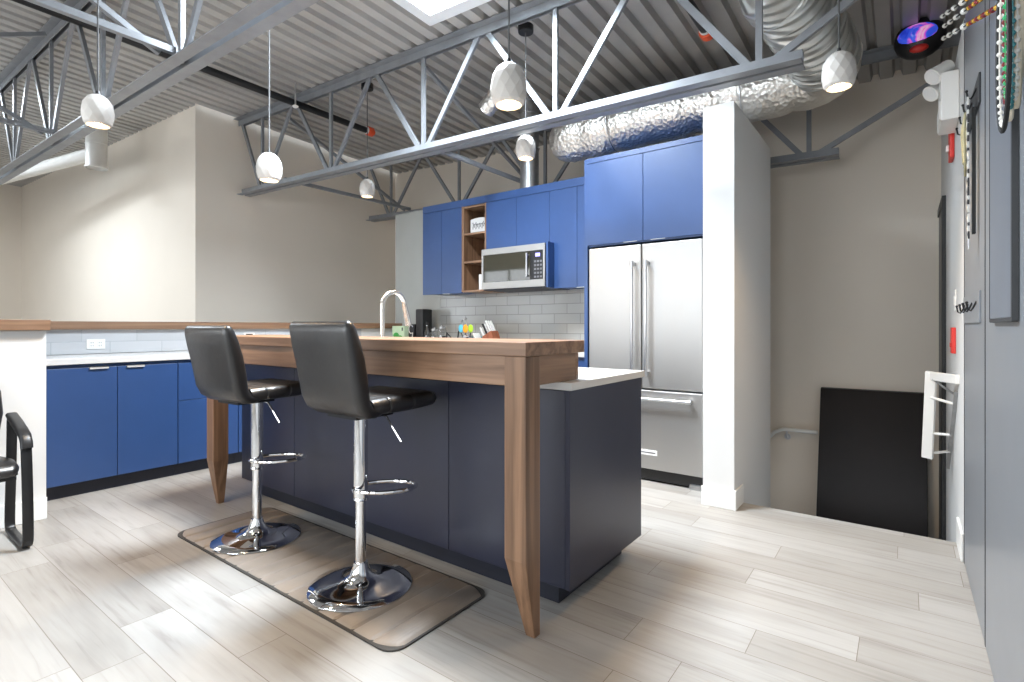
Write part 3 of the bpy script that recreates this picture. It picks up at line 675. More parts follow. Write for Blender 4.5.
# ------------------------------------------------------------------ back run
def back_unit(x0, x1, nd_, label):
    t = thing('base_cupboard', ((x0 + x1) / 2, 4.2, 0), label, 'base cupboard', 'blue base cupboards under the backsplash')
    b = MB(); b.box(x0 + .001, x1 - .001, 3.965, 4.54, .10, .908); b.build('carcass', 'blue', t)
    b = MB(); b.box(x0 + .001, x1 - .001, 4.02, 4.5, .001, .10); b.build('toe_kick', 'kick', t)
    w = (x1 - x0) / nd_
    for i in range(nd_):
        b = MB(); b.box(x0 + i * w + .002, x0 + (i + 1) * w - .002, 3.945, 3.964, .10, .888); b.build('door', 'blue', t, .0015)
back_unit(-4.52, -3.46, 2, 'blue base cupboard by the corner, hidden behind the faucet')
back_unit(-3.46, -2.68, 2, 'blue base cupboard below the microwave, hidden by the bar')
back_unit(-2.68, -2.105, 1, 'blue base cupboard beside the fridge, seen past the bar end')
UZ0, UZ1 = 1.54, 2.525
def upper(name, x0, x1, z0, doors, label, pulls=()):
    t = thing(name, ((x0 + x1) / 2, 4.35, z0), label, 'wall cupboard', 'blue wall cupboards')
    b = MB(); b.box(x0 + .0005, x1 - .0005, 4.222, 4.543, z0, UZ1); b.build('carcass', 'blue', t)
    b = MB(); b.box(x0, x1, 4.2, 4.221, UZ1 - .075, UZ1); b.build('top_rail', 'blue', t, .001)
    for (a, c) in doors:
        b = MB(); b.box(a + .0015, c - .0015, 4.2, 4.2205, z0 - .012, UZ1 - .078); b.build('door', 'blue', t, .0015)
    for p in pulls:
        b = MB(); b.box(p - .05, p + .05, 4.192, 4.2, z0 - .016, z0 - .011); b.build('tab_pull', 'tab', t)
upper('wall_cupboard', -4.392, -3.80, UZ0, [(-4.392, -4.095), (-4.095, -3.80)], 'blue two-door wall cupboard at the left end, beside the walnut shelves', (-4.02,))
upper('wall_cupboard', -3.461, -2.686, 1.965, [(-3.461, -3.072), (-3.072, -2.686)], 'short blue two-door wall cupboard above the microwave')
upper('wall_cupboard', -2.686, -2.105, UZ0, [(-2.686, -2.39), (-2.39, -2.105)], 'blue wall cupboard between the microwave and the fridge cupboard', (-2.34,))
sf = thing('open_shelf_unit', (-3.63, 4.35, UZ0), 'narrow open walnut shelf unit between the blue wall cupboards', 'shelf unit')
b = MB(); b.box(-3.799, -3.767, 4.2, 4.543, UZ0, UZ1); b.box(-3.478, -3.462, 4.2, 4.543, UZ0, UZ1); b.build('side_panel', 'walnutz', sf, .001)
b = MB(); b.box(-3.766, -3.479, 4.531, 4.543, UZ0, UZ1 - .076); b.build('back_panel', 'walnutz', sf)
for z in (UZ0 - .004, 1.842, 2.14, 2.425):
    b = MB(); b.box(-3.766, -3.479, 4.203, 4.530, z, z + .02); b.build('shelf', 'walnut', sf, .001)
b = MB(); b.box(-3.799, -3.462, 4.199, 4.22, UZ1 - .075, UZ1); b.build('top_rail', 'blue', sf, .001)
def sign(x0, x1, z, h, y, label, mat='paper'):
    t = thing('shelf_sign', ((x0 + x1) / 2, y, z), label, 'sign'); w = x1 - x0
    pts = [(x0, z + .001), (x1, z + .001), (x1, z + h * .92)] + [(x1 - w * k / 8, z + h * (.92 + .08 * math.sin(PI * k / 8))) for k in range(1, 8)] + [(x0, z + h * .92)]
    b = MB(); b.prism(pts, 'Y', y, y + .025); b.build('plaque', mat, t, .002)
    b = MB(); xx = x0 + w * .12; rng = random.Random(3)
    wr = []
    for k in range(44):
        u = k / 43; wr.append((xx + w * .76 * u + .008 * math.sin(k * 1.25), y - .0015, z + h * .5 + h * .20 * math.sin(k * 1.25 + .8) * (1.2 if k % 11 < 4 else .6)))
    b.tube(wr, .0028, 5); b.build('script_lettering', 'ink', t, smooth=True)
sign(-3.735, -3.50, 2.161, .165, 4.27, 'white sign with black script on the top walnut shelf')
fr = thing('picture_frame', (-3.53, 4.3, 1.863), 'small grey framed card leaning on the middle walnut shelf', 'picture frame')
b = MB(); b.hexa([(-3.585, 4.29, 1.863), (-3.50, 4.29, 1.863), (-3.50, 4.305, 1.863), (-3.585, 4.305, 1.863)], [(-3.565, 4.32, 2.01), (-3.49, 4.32, 2.01), (-3.49, 4.335, 2.01), (-3.565, 4.335, 2.01)]); b.build('frame_border', 'paper', fr, .002)
b = MB(); b.hexa([(-3.568, 4.2895, 1.885), (-3.515, 4.2895, 1.885), (-3.515, 4.294, 1.885), (-3.568, 4.294, 1.885)], [(-3.555, 4.314, 1.99), (-3.505, 4.314, 1.99), (-3.505, 4.32, 1.99), (-3.555, 4.32, 1.99)]); b.build('picture', 'key', fr)
bx = thing('carton', (-3.55, 4.3, 1.557), 'small white and blue carton on the bottom walnut shelf', 'carton')
b = MB(); b.box(-3.60, -3.49, 4.25, 4.36, 1.557, 1.72); b.build('box_body', 'paper', bx, .002)
b = MB(); b.box(-3.56, -3.495, 4.248, 4.2502, 1.60, 1.68); b.build('printed_label', 'bluep', bx)
# microwave under the short cupboard
mw = thing('microwave', (-3.03, 4.3, 1.55), 'stainless over-range microwave with a dark glass door', 'microwave')
MX0, MX1, MY = -3.425, -2.665, 4.085
b = MB(); b.box(MX0, MX1, MY + .03, 4.54, 1.535, 1.945); b.build('casing', 'kick', mw, .002)
b = MB(); b.box(MX0, MX1, MY, MY + .029, 1.885, 1.945); b.box(MX0, MX1, MY, MY + .029, 1.545, 1.612); b.box(MX0, MX0 + .022, MY, MY + .029, 1.612, 1.885); b.box(MX1 - .02, MX1, MY, MY + .029, 1.612, 1.885); b.build('front_frame', 'steel', mw, .001)
b = MB(); b.box(MX0 + .023, -2.832, MY + .003, MY + .028, 1.613, 1.884); d = b.build('door', 'glassd', mw, .001)
b = MB(); b.cyl((-2.848, MY - .032, 1.635), (-2.848, MY - .032, 1.862), .0105, n=12)
for z in (1.65, 1.847): b.cyl((-2.848, MY - .032, z), (-2.848, MY + .004, z), .007, n=8)
b.build('handle', 'steelh', d, smooth=True)
b = MB(); b.box(-2.83, MX1 - .021, MY + .003, MY + .028, 1.613, 1.884); cp_ = b.build('control_panel', 'blackp', mw, .001)
b = MB(); b.box(-2.77, -2.72, MY + .0005, MY + .0035, 1.825, 1.858); b.build('display', 'screen', cp_)
for r_ in range(5):
    for c_ in range(3):
        b = MB(); xx = -2.785 + c_ * .033; zz = 1.79 - r_ * .036
        b.box(xx, xx + .022, MY + .001, MY + .0035, zz - .018, zz); b.build('button', 'key', cp_)
b = MB(); b.box(-3.10, -2.98, MY - .001, MY + .0005, 1.908, 1.918); b.build('badge', 'galv', mw)
b = MB(); b.box(-2.655, -2.632, 4.09, 4.198, UZ0 - .005, 1.955); tag(b.build('filler_panel', 'blue', bevel=.001), 'blue filler panel standing proud right of the microwave', 'panel')
# fridge and its cupboard
fp = MB(); fp.box(-2.095, -2.064, 3.80, 4.54, .001, 2.527)
tag(fp.build('fridge_side_panel', 'blue', bevel=.001), 'tall blue side panel left of the fridge', 'panel')
fcup = thing('fridge_cupboard', (-1.57, 4.15, 1.82), 'blue two-door cupboard above the fridge', 'wall cupboard')
b = MB(); b.box(-2.062, -1.08, 3.815, 4.54, 1.815, 2.525); b.build('carcass', 'blue', fcup)
b = MB(); b.box(-2.062, -1.08, 3.792, 3.814, 2.487, 2.527); b.build('top_rail', 'blue', fcup, .001)
for a, c, p in ((-2.062, -1.589, -1.69), (-1.587, -1.08, -1.47)):
    b = MB(); b.box(a + .001, c - .001, 3.792, 3.814, 1.825, 2.483); d = b.build('door', 'blue', fcup, .0015)
    b = MB(); b.box(p - .055, p + .055, 3.784, 3.792, 1.8205, 1.8245); b.build('tab_pull', 'tab', d)
fg = thing('refrigerator', (-1.59, 4.15, 0), 'stainless french-door refrigerator with a bottom freezer drawer', 'refrigerator')
FY = 3.79
b = MB(); b.box(-2.045, -1.145, FY + .06, 4.5, .03, 1.775); b.build('cabinet_body', 'galv', fg, .003)
b = MB(); b.box(-2.04, -1.15, FY + .03, FY + .06, .015, .095); b.box(-2.04, -1.15, FY + .045, 4.4, .015, .03); b.build('toe_grille', 'blackp', fg)
for x in (-1.20, -2.0):
    b = MB(); b.box(x - .04, x + .04, FY + .005, FY + .05, .001, .035); b.build('foot', 'galv', fg, .003)
def fdoor(x0, x1, z0, z1, name):
    b = MB(); b.box(x0, x1, FY, FY + .058, z0, z1); return b.build(name, 'steel', fg, .008)
dl = fdoor(-2.048, -1.602, .705, 1.795, 'door'); dr = fdoor(-1.596, -1.142, .705, 1.795, 'door'); df = fdoor(-2.048, -1.142, .10, .693, 'freezer_drawer')
def bar_handle(par, p0, p1, out):
    b = MB(); v = Vector(out); a = Vector(p0); c = Vector(p1); d = (c - a).normalized()
    b.cyl(a + v, c + v, .0115, n=14)
    for q in (a + d * .02, c - d * .02): b.bar(q, q + v, .02, .026, up=d); b.cyl(q + v - d * .018, q + v + d * .018, .015, n=14)
    b.build('handle', 'steelh', par, smooth=True)
bar_handle(dl, (-1.655, FY + .002, .80), (-1.655, FY + .002, 1.665), (0, -.058, 0)); bar_handle(dr, (-1.545, FY + .002, .80), (-1.545, FY + .002, 1.665), (0, -.058, 0))
bar_handle(df, (-1.98, FY + .002, .632), (-1.21, FY + .002, .632), (0, -.055, 0))
b = MB(); b.box(-1.62, -1.475, FY - .003, FY + .0005, .205, .245); b.build('badge', 'paper', df, .001)
b = MB(); b.box(-1.605, -1.49, FY - .0036, FY - .0028, .220, .229); b.build('badge_line', 'key', df)

# ------------------------------------------------------------------ things on the back worktop
WZ = .9535
gm = thing('coffee_machine', (-4.6, 4.33, WZ), 'tall black coffee machine beside the faucet spout', 'coffee machine')
b = MB(); b.box(-4.62, -4.50, 4.30, 4.46, WZ, 1.375); b.build('tower', 'blackp', gm, .012)
b = MB(); b.box(-4.72, -4.625, 4.28, 4.44, WZ, 1.20); b.build('tank', 'blackp', gm, .01)
b = MB(); b.tube(arc((-4.672, 4.277, 1.14), .035, .6, 5.2, 12, 'XZ', .05), .004, 6); b.tube([(-4.64, 4.277, 1.10), (-4.655, 4.277, 1.03), (-4.69, 4.277, 1.0)], .0035, 6); b.build('emblem', 'white', gm, smooth=True)
gp = thing('tea_carton', (-4.86, 4.28, WZ), 'pale green printed carton left of the black coffee machine', 'carton')
b = MB(); b.box(-4.97, -4.76, 4.25, 4.33, WZ, 1.178); b.build('box_body', 'pgreen', gp, .003)
b = MB(); b.ball((-4.90, 4.25, 1.065), .05, 14, 8, (1, .08, .7)); b.ball((-4.83, 4.25, 1.045), .045, 14, 8, (1, .08, .5)); b.build('leaf_print', 'green', gp, smooth=True)
b = MB(); b.box(-4.80, -4.78, 4.247, 4.251, 1.12, 1.16); b.build('dark_print', 'ink', gp)
bt = thing('glass_bottle', (-4.46, 4.33, WZ), 'clear glass bottle with dark cap right of the coffee machine', 'bottle')
b = MB(); b.lathe([(.034, .0), (.036, .01), (.036, .14), (.014, .20), (.014, .235)], (-4.455, 4.33, WZ), 18); b.build('bottle_body', 'jarg', bt, smooth=True)
b = MB(); b.cyl((-4.455, 4.33, WZ + .236), (-4.455, 4.33, WZ + .272), .016, n=14); b.build('cap', 'blackp', bt, smooth=True)
def jar(x, h, r, fill, label):
    t = thing('storage_jar', (x, 4.33, WZ), label, 'jar', 'small glass jars on the back worktop')
    b = MB(); b.lathe([(r * .95, 0), (r, .008), (r, h * .82), (r * .8, h * .9)], (x, 4.33, WZ), 18); g = b.build('jar_body', 'jarg', t, smooth=True)
    b = MB(); b.lathe([(r * .9, .004), (r * .93, .01), (r * .93, h * fill)], (x, 4.33, WZ), 18); b.build('contents', 'blackp', t, smooth=True)
    b = MB(); b.cyl((x, 4.33, WZ + h * .9), (x, 4.33, WZ + h), r * .9, n=18); b.ball((x, 4.33, WZ + h + .008), .012, 10, 6); b.build('lid', 'galv', t, smooth=True)
jar(-4.335, .19, .045, .45, 'small dark-filled jar nearest the clear bottle'); jar(-4.215, .215, .052, .5, 'taller silver-lidded jar of dark beans on the back worktop')
tr = thing('wire_stand', (-4.04, 4.3, WZ), 'small black folding wire stand left of the utensil crock', 'stand')
b = MB(); b.tube([(-4.13, 4.32, WZ + .006), (-4.12, 4.31, 1.10), (-4.01, 4.30, WZ + .06), (-3.96, 4.30, WZ + .006), (-3.95, 4.32, 1.12)], .008, 8); b.build('wire_frame', 'blackm', tr, smooth=True)
uc = thing('utensil_crock', (-3.80, 4.3, WZ), 'shiny steel crock on the back worktop', 'crock')
b = MB(); b.lathe([(.055, 0), (.058, .008), (.058, .125), (.054, .125), (.054, .02)], (-3.80, 4.3, WZ), 24, False); b.faces([(-3.80 + .055 * math.cos(2 * PI * k / 24), 4.3 + .055 * math.sin(2 * PI * k / 24), WZ + .012) for k in range(24)], [tuple(range(24))]); b.build('cup', 'chrome', uc, smooth=True)
def utensil(dx, dy, mat, label, top, hz, bx=0):
    t = thing('kitchen_utensil', (-3.80 + bx, 4.3 + dy, WZ + .02), label, 'utensil', 'utensils standing in the steel crock')
    b = MB(); x0 = -3.80 + bx; x1 = -3.80 + dx
    b.cyl((x0, 4.3 + dy * .6, WZ + .018), (x1, 4.3 + dy, top - hz), .005, n=8); b.build('handle', 'blackp' if hz > .03 else mat, t, smooth=True)
    b = MB()
    if hz > .03: b.ball((x1, 4.3 + dy, top - hz * .45), hz * .55, 14, 8, (.82, .22, 1.0))
    else: b.ball((x1, 4.3 + dy, top - .010), .014, 10, 6)
    b.build('head', mat, t, smooth=True)
utensil(-.074, -.028, 'cyan', 'cyan silicone utensil leaning left in the steel crock', 1.185, .08, .0)
utensil(-.004, -.034, 'orng', 'orange silicone utensil at the middle of the steel crock', 1.185, .085, .012)
utensil(.064, -.026, 'lime', 'lime green silicone utensil leaning right in the steel crock', 1.185, .08, .024)
utensil(-.10, .018, 'galv', 'thin steel-tipped utensil at the far left of the crock', 1.245, .02, -.012)
utensil(-.06, .033, 'galv', 'thin steel-tipped utensil behind the cyan one', 1.265, .02, -.004)
tm = thing('mug', (-3.69, 4.36, WZ), 'dark teal mug between the crock and the knife block', 'mug')
b = MB(); b.lathe([(.035, 0), (.04, .006), (.042, .11), (.037, .11), (.034, .01)], (-3.70, 4.42, WZ), 20, False); b.build('cup', 'teal', tm, smooth=True)
b = MB(); b.tube(arc((-3.70, 4.378, WZ + .055), .028, PI * .6, PI * 1.4, 10, 'YZ'), .006, 6); b.build('handle', 'teal', tm, smooth=True)
kb = thing('knife_block', (-3.5, 4.3, WZ), 'red-brown wooden knife block by the utensil crock', 'knife block')
b = MB(); b.prism([(-3.60, WZ), (-3.36, WZ), (-3.43, WZ + .175), (-3.545, WZ + .115)], 'Y', 4.24, 4.36); b.build('block_body', 'block', kb, .004)
b = MB(); b.prism([(-3.665, WZ), (-3.603, WZ), (-3.603, WZ + .07), (-3.665, WZ + .045)], 'Y', 4.24, 4.36); b.build('steak_knife_tier', 'block', kb, .003)
kn = 0
for row, (bxx, bz, n, ln) in enumerate([(-3.45, WZ + .165, 3, .13), (-3.50, WZ + .140, 3, .12), (-3.54, WZ + .118, 3, .10), (-3.635, WZ + .058, 4, .10)]):
    for i in range(n):
        y = 4.262 + i * .076 / max(1, n - 1)
        names_ = ['top row of the knife block', 'second row of the knife block', 'third row of the knife block', 'low front tier of the knife block']
        pos = (['nearest', 'middle', 'farthest'] if n == 3 else ['nearest', 'second', 'third', 'farthest'])[i]
        d = Vector((-.5, 0, .866)); p0 = Vector((bxx, y, bz)) + d * .002
        t = tag(MB().bar(p0, p0 + d * ln, .014, .022, up=(0, 1, 0)).build('kitchen_knife', 'white' if (row, i) != (1, 0) else 'blackp', bevel=.004), '%s %s handled knife in the %s' % (pos, 'black' if (row, i) == (1, 0) else 'white', names_[row]), 'knife', 'knives in the wooden knife block')
        kn += 1

# ------------------------------------------------------------------ office armchair at far left
ch = thing('sled_armchair', (-3.9, .45, 0), 'black padded sled-base armchair before the white knee wall', 'armchair')
def armside(y):
    fl = rrect(.045, .018, .006, 2)
    path = [(-3.985, y, .60), (-4.02, y, .40), (-4.075, y, .09), (-4.07, y, .035), (-4.04, y, .0115), (-3.72, y, .0115), (-3.675, y, .03), (-3.662, y, .08), (-3.69, y, .36), (-3.718, y, .53), (-3.735, y, .572), (-3.77, y, .592), (-3.95, y, .640), (-4.03, y, .655)]
    path = [(-4.03, y, .648), (-4.045, y, .40), (-4.085, y, .10), (-4.082, y, .04), (-4.05, y, .0115), (-3.73, y, .0115), (-3.685, y, .025), (-3.668, y, .075), (-3.69, y, .36), (-3.712, y, .53), (-3.728, y, .568), (-3.765, y, .590), (-3.90, y, .625), (-4.03, y, .655)]
    # round corners by subdividing
    q = [Vector(p) for p in path]
    for _ in range(2):
        nq = [q[0]]
        for a, c in zip(q, q[1:]): nq += [a * .75 + c * .25, a * .25 + c * .75]
        nq.append(q[-1]); q = nq
    b = MB(); b.sweep(q, [(p[1], p[0]) for p in [(c, d) for c, d in fl]], up=(0, 1, 0)); f = b.build('side_frame', 'blackm', ch, smooth=True, angle=40)
    b = MB(); b.sweep([(-4.04, y, .672), (-3.92, y, .645), (-3.80, y, .612), (-3.735, y, .590), (-3.708, y, .560), (-3.70, y, .53)], [rrect(.052, h, h * .45, 3) for h in (.03, .034, .036, .036, .03, .02)], up=(0, 0, 1)); b.build('arm_pad', 'blackp', ch, smooth=True, angle=60)
armside(.70); armside(.17)
b = MB(); b.sweep([(-4.07, .435, .425), (-3.95, .435, .425), (-3.80, .435, .435), (-3.70, .435, .432), (-3.665, .435, .42), (-3.655, .435, .405)], [rrect(w, h, h * .45, 5) for w, h in ((.44, .06), (.47, .075), (.48, .08), (.47, .07), (.44, .05), (.38, .02))], up=(0, 0, 1)); b.build('seat', 'leather', ch, smooth=True, angle=70)
b = MB(); b.sweep([(-4.075, .435, .50), (-4.085, .435, .56), (-4.10, .435, .68), (-4.125, .435, .80), (-4.14, .435, .87), (-4.145, .435, .90)], [rrect(w, h, h * .45, 5) for w, h in ((.34, .03), (.44, .065), (.48, .07), (.47, .065), (.42, .05), (.30, .02))], up=(0, 1, 0) if False else (1, 0, 0)); b.build('backrest', 'leather', ch, smooth=True, angle=70)
b = MB(); b.box(-4.02, -3.70, .21, .66, .375, .39); b.bar((-3.85, .18, .38), (-3.85, .69, .38), .03, .02); b.bar((-4.04, .18, .40), (-4.04, .69, .40), .03, .02)
b.build('seat_support', 'blackm', ch)
for y in (.25, .62):
    b = MB(); b.bar((-4.055, y, .39), (-4.115, y, .66), .035, .012, up=(1, 0, 0)); b.build('back_support', 'blackm', ch)
b = MB(); 
for y in (.17, .70): b.cyl((-4.04, y, .0005), (-4.04, y, .004), .014, n=10); b.cyl((-3.73, y, .0005), (-3.73, y, .004), .014, n=10)
b.build('glide', 'blackp', ch)

# ------------------------------------------------------------------ stairwell
pb = thing('laminate_board', (-.23, 5.2, -1.02), 'large black-brown board leaning on the stairwell wall', 'board')
b = MB(); x0, x1 = -.598, .143
b.hexa([(x0, 4.93, -1.018), (x1, 4.93, -1.018), (x1, 4.97, -1.012), (x0, 4.97, -1.012)], [(x0, 5.39, .625), (x1, 5.39, .628), (x1, 5.43, .634), (x0, 5.43, .631)]); b.build('panel_face', 'board', pb, .003)
hr = thing('handrail', (-.9, 5.4, .23), 'white handrail on the stairwell wall left of the black board', 'handrail')
b = MB(); b.tube([(-2.6, 5.39, -.62), (-1.05, 5.39, .10), (-.97, 5.39, .19), (-.90, 5.39, .225), (-.62, 5.385, .228)], .018, 10); b.build('rail', 'trimw', hr, smooth=True)
b = MB(); b.tube([(-.87, 5.449, .15), (-.87, 5.41, .15), (-.87, 5.395, .215)], .009, 8); b.cyl((-.87, 5.449, .15), (-.87, 5.443, .15), .028, n=12); b.build('bracket', 'steelh', hr, smooth=True)

# ------------------------------------------------------------------ right wall: panels and the things on them
PX = .236
def gpanel(y0, y1, label):
    t = thing('wall_panel', (.26, (y0 + y1) / 2, 0), label, 'panel', 'grey full-height panels on the right')
    b = MB(); b.box(PX, .285, y0 + .004, y1 - .020, .004, 2.68); b.build('panel_leaf', 'panel', t, .002)
    b = MB(); b.box(PX - .001, .288, y1 - .018, y1 + .002, .004, 2.68); b.build('edge_strip', 'panelg', t)
gpanel(2.585, 3.425, 'grey full-height panel nearest the stair edge, with the coat racks')
gpanel(1.62, 2.585, 'grey full-height panel behind the hanging blue-grey board')
gpanel(.65, 1.62, 'grey full-height panel nearest the camera at the right edge')
wb = thing('hanging_board', (.23, 2.1, 1.2), 'blue-grey framed board hanging on the middle grey panel', 'board')
b = MB(); b.box(.2235, .2355, 1.875, 2.315, 1.195, 2.55); b.build('board_face', 'chalk', wb, .002)
b = MB(); b.box(.221, .2355, 1.857, 1.875, 1.185, 2.56); b.box(.2225, .2355, 1.875, 2.315, 1.183, 1.195); b.box(.2225, .2355, 2.315, 2.325, 1.185, 2.56); b.build('frame_edge', 'panelg', wb, .001)
def rack(y0, y1, z0, z1, mat, label):
    t = thing('coat_rack', (.23, (y0 + y1) / 2, z0), label, 'coat rack', 'hook racks on the grey panel')
    b = MB(); b.box(.229, .2355, y0, y1, z0, z1); b.build('back_plate', mat, t, .001)
    n = 4
    for i in range(n):
        y = y0 + (y1 - y0) * (i + .5) / n; z = z0 + (z1 - z0) * .45
        b = MB(); b.tube([(.229, y, z + .03), (.219, y, z + .004), (.212, y, z - .008), (.203, y, z - .002), (.199, y, z + .022)], .0035, 8); b.ball((.199, y, z + .025), .0055, 8, 6); b.build('hook', 'blackm', t, smooth=True)
rack(2.70, 3.36, 2.035, 2.15, 'panelg', 'dark hook rack high on the grey panel, holding a lanyard')
rack(2.70, 3.36, 1.185, 1.31, 'panel', 'grey hook rack low on the grey panel, with empty hooks')
ly = thing('lanyard', (.21, 2.8, 2.03), 'black and white twisted lanyard hanging from the upper hook rack', 'lanyard')
b = MB(); b.sweep([(.202, 2.785, 2.085), (.203, 2.785, 2.0), (.204, 2.79, 1.85), (.204, 2.79, 1.68), (.205, 2.79, 1.52)], [(-.018, -.003), (.018, -.003), (.018, .003), (-.018, .003)], up=(1, 0, 0)); b.build('strap', 'lanyard', ly)
b = MB(); b.box(.216, .226, 2.765, 2.80, 1.54, 2.04); b.build('dark_strap', 'black', ly)
b = MB(); b.box(.2025, .2075, 2.78, 2.80, 1.48, 1.52); b.build('clip', 'steelh', ly, .001)
cl = thing('cord_loop', (.21, 2.95, 2.05), 'tangle of olive cord loops hanging on the upper hook rack', 'cord')
b = MB()
for k in range(3):
    yy = 2.93 + k * .012
    b.tube([(.206, yy, 2.072), (.198 - .003 * k, yy - .05, 1.98), (.200, yy - .06 + .02 * k, 1.86), (.203, yy - .03, 1.80 + .02 * k), (.208, yy + .02, 1.87), (.211, yy + .01, 2.0), (.206, yy, 2.072)], .004, 6)
b.build('loops', 'olive', cl, smooth=True)
nk = thing('necklace_bundle', (.2, 1.75, 2.1), 'bundle of colourful bead necklaces hanging at the upper right corner', 'necklaces')
rng = random.Random(11)
b = MB(); b.cyl((.236, 1.74, 2.115), (.185, 1.74, 2.12), .005, n=8); b.build('peg', 'blackm', nk, smooth=True)
cols = ['bead', 'black', 'bead', 'cream', 'pinkc', 'gbead', 'rbead', 'bead', 'cream', 'teal', 'cream', 'pinkc']
for k, cmat in enumerate(cols):
    b = MB(); dz = rng.uniform(-.05, .06); w = rng.uniform(.03, .075) if k > 1 else .10 + .015 * k; x = (.203 + rng.uniform(-.008, .016)) if k > 1 else .192 - .002 * k; lo = 1.655 if k == 0 else 1.64 if k == 1 else 1.66 + rng.uniform(0, .10); yc = 1.72 + rng.uniform(-.02, .02)
    pts = [(x, yc + w * math.sin(a) * (.55 + .45 * math.sin(a / 2) ** 2), (2.118 + lo) / 2 + (2.118 - lo) / 2 * math.cos(a)) for a in [2 * PI * q / 48 for q in range(48)]]
    if cmat in ('cream', 'black', 'pinkc'): b.tube(pts, .005 if cmat != 'cream' else .007, 6, True)
    else:
        b.tube(pts, .0018, 5, True)
        for p in pts: b.ball(p, .006, 8, 5)
    b.build('bead_strand', cmat, nk, smooth=True)
for k, (pa, pb) in enumerate((((.208, 1.80, 1.985), (.175, 4.0, 2.86)), ((.206, 1.80, 2.04), (.18, 4.0, 2.93)), ((.204, 1.80, 2.06), (.17, 4.0, 2.99)))):   # strings of beads running up past the wall top
    pA = Vector(pa); pB = Vector(pb)
    t = thing('bead_string', pA, ['lowest', 'middle', 'topmost'][k] + ' string of white and gold beads running up past the wall top', 'bead string', 'bead strings along the grey panels')
    n = 26; pt = [pA.lerp(pB, i / n) for i in range(n + 1)]
    b = MB(); b.tube(pt, .003, 6); b.build('wire', 'black', t, smooth=True)
    for i in range(1, n):
        near = i < 11
        if near or i % 4 == 0:
            b = MB(); b.ball(pt[i], .009 if near else .013, 8, 6); b.build('bead', (['gold', 'rbead', 'gold', 'rbead'][i % 4] if near else 'bead'), t, smooth=True)
el = thing('emergency_light', (.18, 3.85, 2.42), 'white twin-head emergency light high on the white wall', 'emergency light')
b = MB(); b.box(.158, .2355, 3.69, 3.98, 2.29, 2.55); b.build('battery_box', 'white', el, .006)
b = MB(); b.box(.152, .1585, 3.70, 3.97, 2.30, 2.40); b.build('cover', 'white', el, .003)
for (yy, zz, xx) in ((3.80, 2.60, .165), (3.95, 2.56, .16)):
    b = MB(); a = Vector((xx, yy, zz)); d = Vector((-.62, -.45, -.55)).normalized(); b.cyl(a - d * .05, a + d * .05, .035, .045, 18); b.cyl(a + d * .05, a + d * .062, .047, n=18); b.cyl((.175, yy, 2.54), (xx, yy, zz), .012, n=8); h = b.build('lamp_head', 'white', el, smooth=True)
    b = MB(); b.cyl(a + d * .0625, a + d * .0645, .038, n=18); b.build('lens', 'paper', h, smooth=True)
fa = thing('fire_alarm', (.225, 4.1, 2.28), 'red fire alarm strobe on the white wall below the emergency light', 'fire alarm')
b = MB(); b.box(.213, .2355, 4.03, 4.17, 2.165, 2.345); b.build('housing', 'red', fa, .006)
b = MB(); b.box(.198, .213, 4.08, 4.12, 2.215, 2.255); b.build('strobe_lens', 'white', fa, .005)
ps = thing('fire_pull_station', (.225, 4.1, 1.08), 'red fire pull box on the white wall above the folding rack', 'fire alarm')
b = MB(); b.box(.216, .2355, 3.93, 4.05, 1.015, 1.165); b.build('housing', 'red', ps, .003)
b = MB(); b.box(.212, .216, 3.95, 4.03, 1.05, 1.075); b.build('pull_handle', 'red', ps, .001)
sw = thing('wall_switch', (.23, 3.94, 1.34), 'white light switch plate beside the low hook rack', 'switch')
b = MB(); b.box(.229, .2355, 3.90, 3.98, 1.26, 1.38); b.build('cover_plate', 'white', sw, .002)
b = MB(); b.box(.225, .229, 3.925, 3.955, 1.295, 1.345); b.build('rocker', 'white', sw, .001)
rk = thing('folding_rack', (.18, 3.9, .6), 'white folding wall rack swung out over the stair edge', 'rack')
b = MB(); b.bar((.135, 4.02, .875), (.2355, 3.70, .885), .03, .05); b.build('top_arm', 'white', rk, .004)
b = MB(); b.bar((.128, 4.03, .90), (.112, 4.14, .36), .026, .055, up=(1, -.4, 0)); b.build('outer_rail', 'white', rk, .004)
b = MB(); b.bar((.229, 3.80, .81), (.218, 4.30, .28), .012, .018, up=(1, 0, 0)); b.build('inner_rail', 'galv', rk)
for z in (.745, .52, .39):
    f_ = (.90 - z) / .54; a_ = Vector((.128, 4.03, .90)).lerp(Vector((.112, 4.14, .36)), f_); q = Vector((.229, 3.80, .81)).lerp(Vector((.218, 4.30, .28)), f_ * .93 - .12)
    b = MB(); b.cyl(a_, q, .008, n=10); b.build('rung', 'white', rk, smooth=True)
b = MB(); b.tube([(.135, 3.98, .86), (.18, 3.93, .82), (.228, 3.82, .79)], .006, 8); b.build('stay', 'galv', rk, smooth=True)
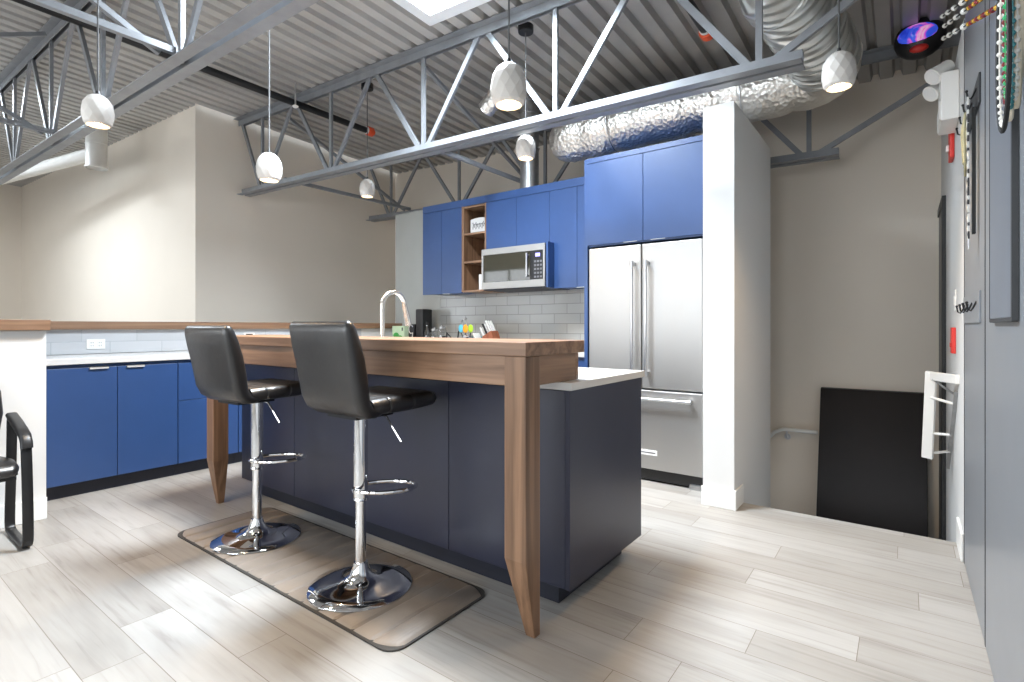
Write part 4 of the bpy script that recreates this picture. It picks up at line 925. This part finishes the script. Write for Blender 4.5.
# party light on the far joist
pl = thing('party_light', (.07, 4.72, 3.1), 'black party light with a glowing pink and blue lens below the roof', 'party light')
c = Vector((.085, 4.70, 3.20))
b = MB(); b.ball(c, .15, 20, 12, (1, .6, .95)); b.build('housing', 'blackp', pl, smooth=True)
b = MB(); b.ball(c + Vector((-.012, -.055, .012)), .115, 18, 10, (1, .5, .62)); b.build('main_lens', 'lens', pl, smooth=True)
b = MB(); b.ball(c + Vector((-.005, -.062, -.092)), .055, 14, 8, (1, .5, .5)); b.build('small_lens', 'red', pl, smooth=True)
b = MB(); b.bar(c + Vector((0, .05, .10)), (c.x, 4.86, dk(c.x, 4.86) - .06), .03, .012); b.build('mount', 'blackm', pl)

# ------------------------------------------------------------------ light
def area(name, loc, size, energy, color, rot):
    l = bpy.data.lights.new(name, 'AREA'); l.shape = 'RECTANGLE'; l.size, l.size_y = size; l.energy = energy; l.color = color
    o = bpy.data.objects.new(name, l); COL.objects.link(o); o.location = loc; o.rotation_euler = rot; return o
for (kx0, kx1, ky0, ky1, lab), en in zip(SKY, (600, 100, 320)):
    cx, cy = (kx0 + kx1) / 2, (ky0 + ky1) / 2
    area('skylight_daylight', (cx, cy, dk(cx, cy) + .36), (kx1 - kx0 - .3, ky1 - ky0 - .3), en, (.82, .91, 1), (0, 0, 0))
for i, (x0, x1) in enumerate(wins):
    area('window_daylight', ((x0 + x1) / 2, -3.45, 1.75), (x1 - x0, 2.0), (90, 60, 115, 115, 115)[i] * (x1 - x0) / 2, (.90, .95, 1), (PI / 2, 0, 0))
w = bpy.data.worlds.new('daylight'); S.world = w; w.use_nodes = True
bg = w.node_tree.nodes['Background']; bg.inputs['Color'].default_value = (.80, .90, 1, 1); bg.inputs['Strength'].default_value = 1.2

# ------------------------------------------------------------------ camera
cam = bpy.data.cameras.new('camera'); co = bpy.data.objects.new('camera', cam); COL.objects.link(co)
co.location = (0, 0, 1.17); co.rotation_euler = (PI / 2, 0, math.radians(36.67))
cam.sensor_width = 36; cam.lens = 527.3 / 1024 * 36; cam.shift_x = 0; cam.shift_y = -(341 - 326.6) / 1024
cam.clip_start = .02
S.camera = co
S.view_settings.view_transform = 'Standard'; S.view_settings.look = 'None'; S.view_settings.gamma = 1; S.view_settings.exposure = -0.1
S.view_settings.use_curve_mapping = False
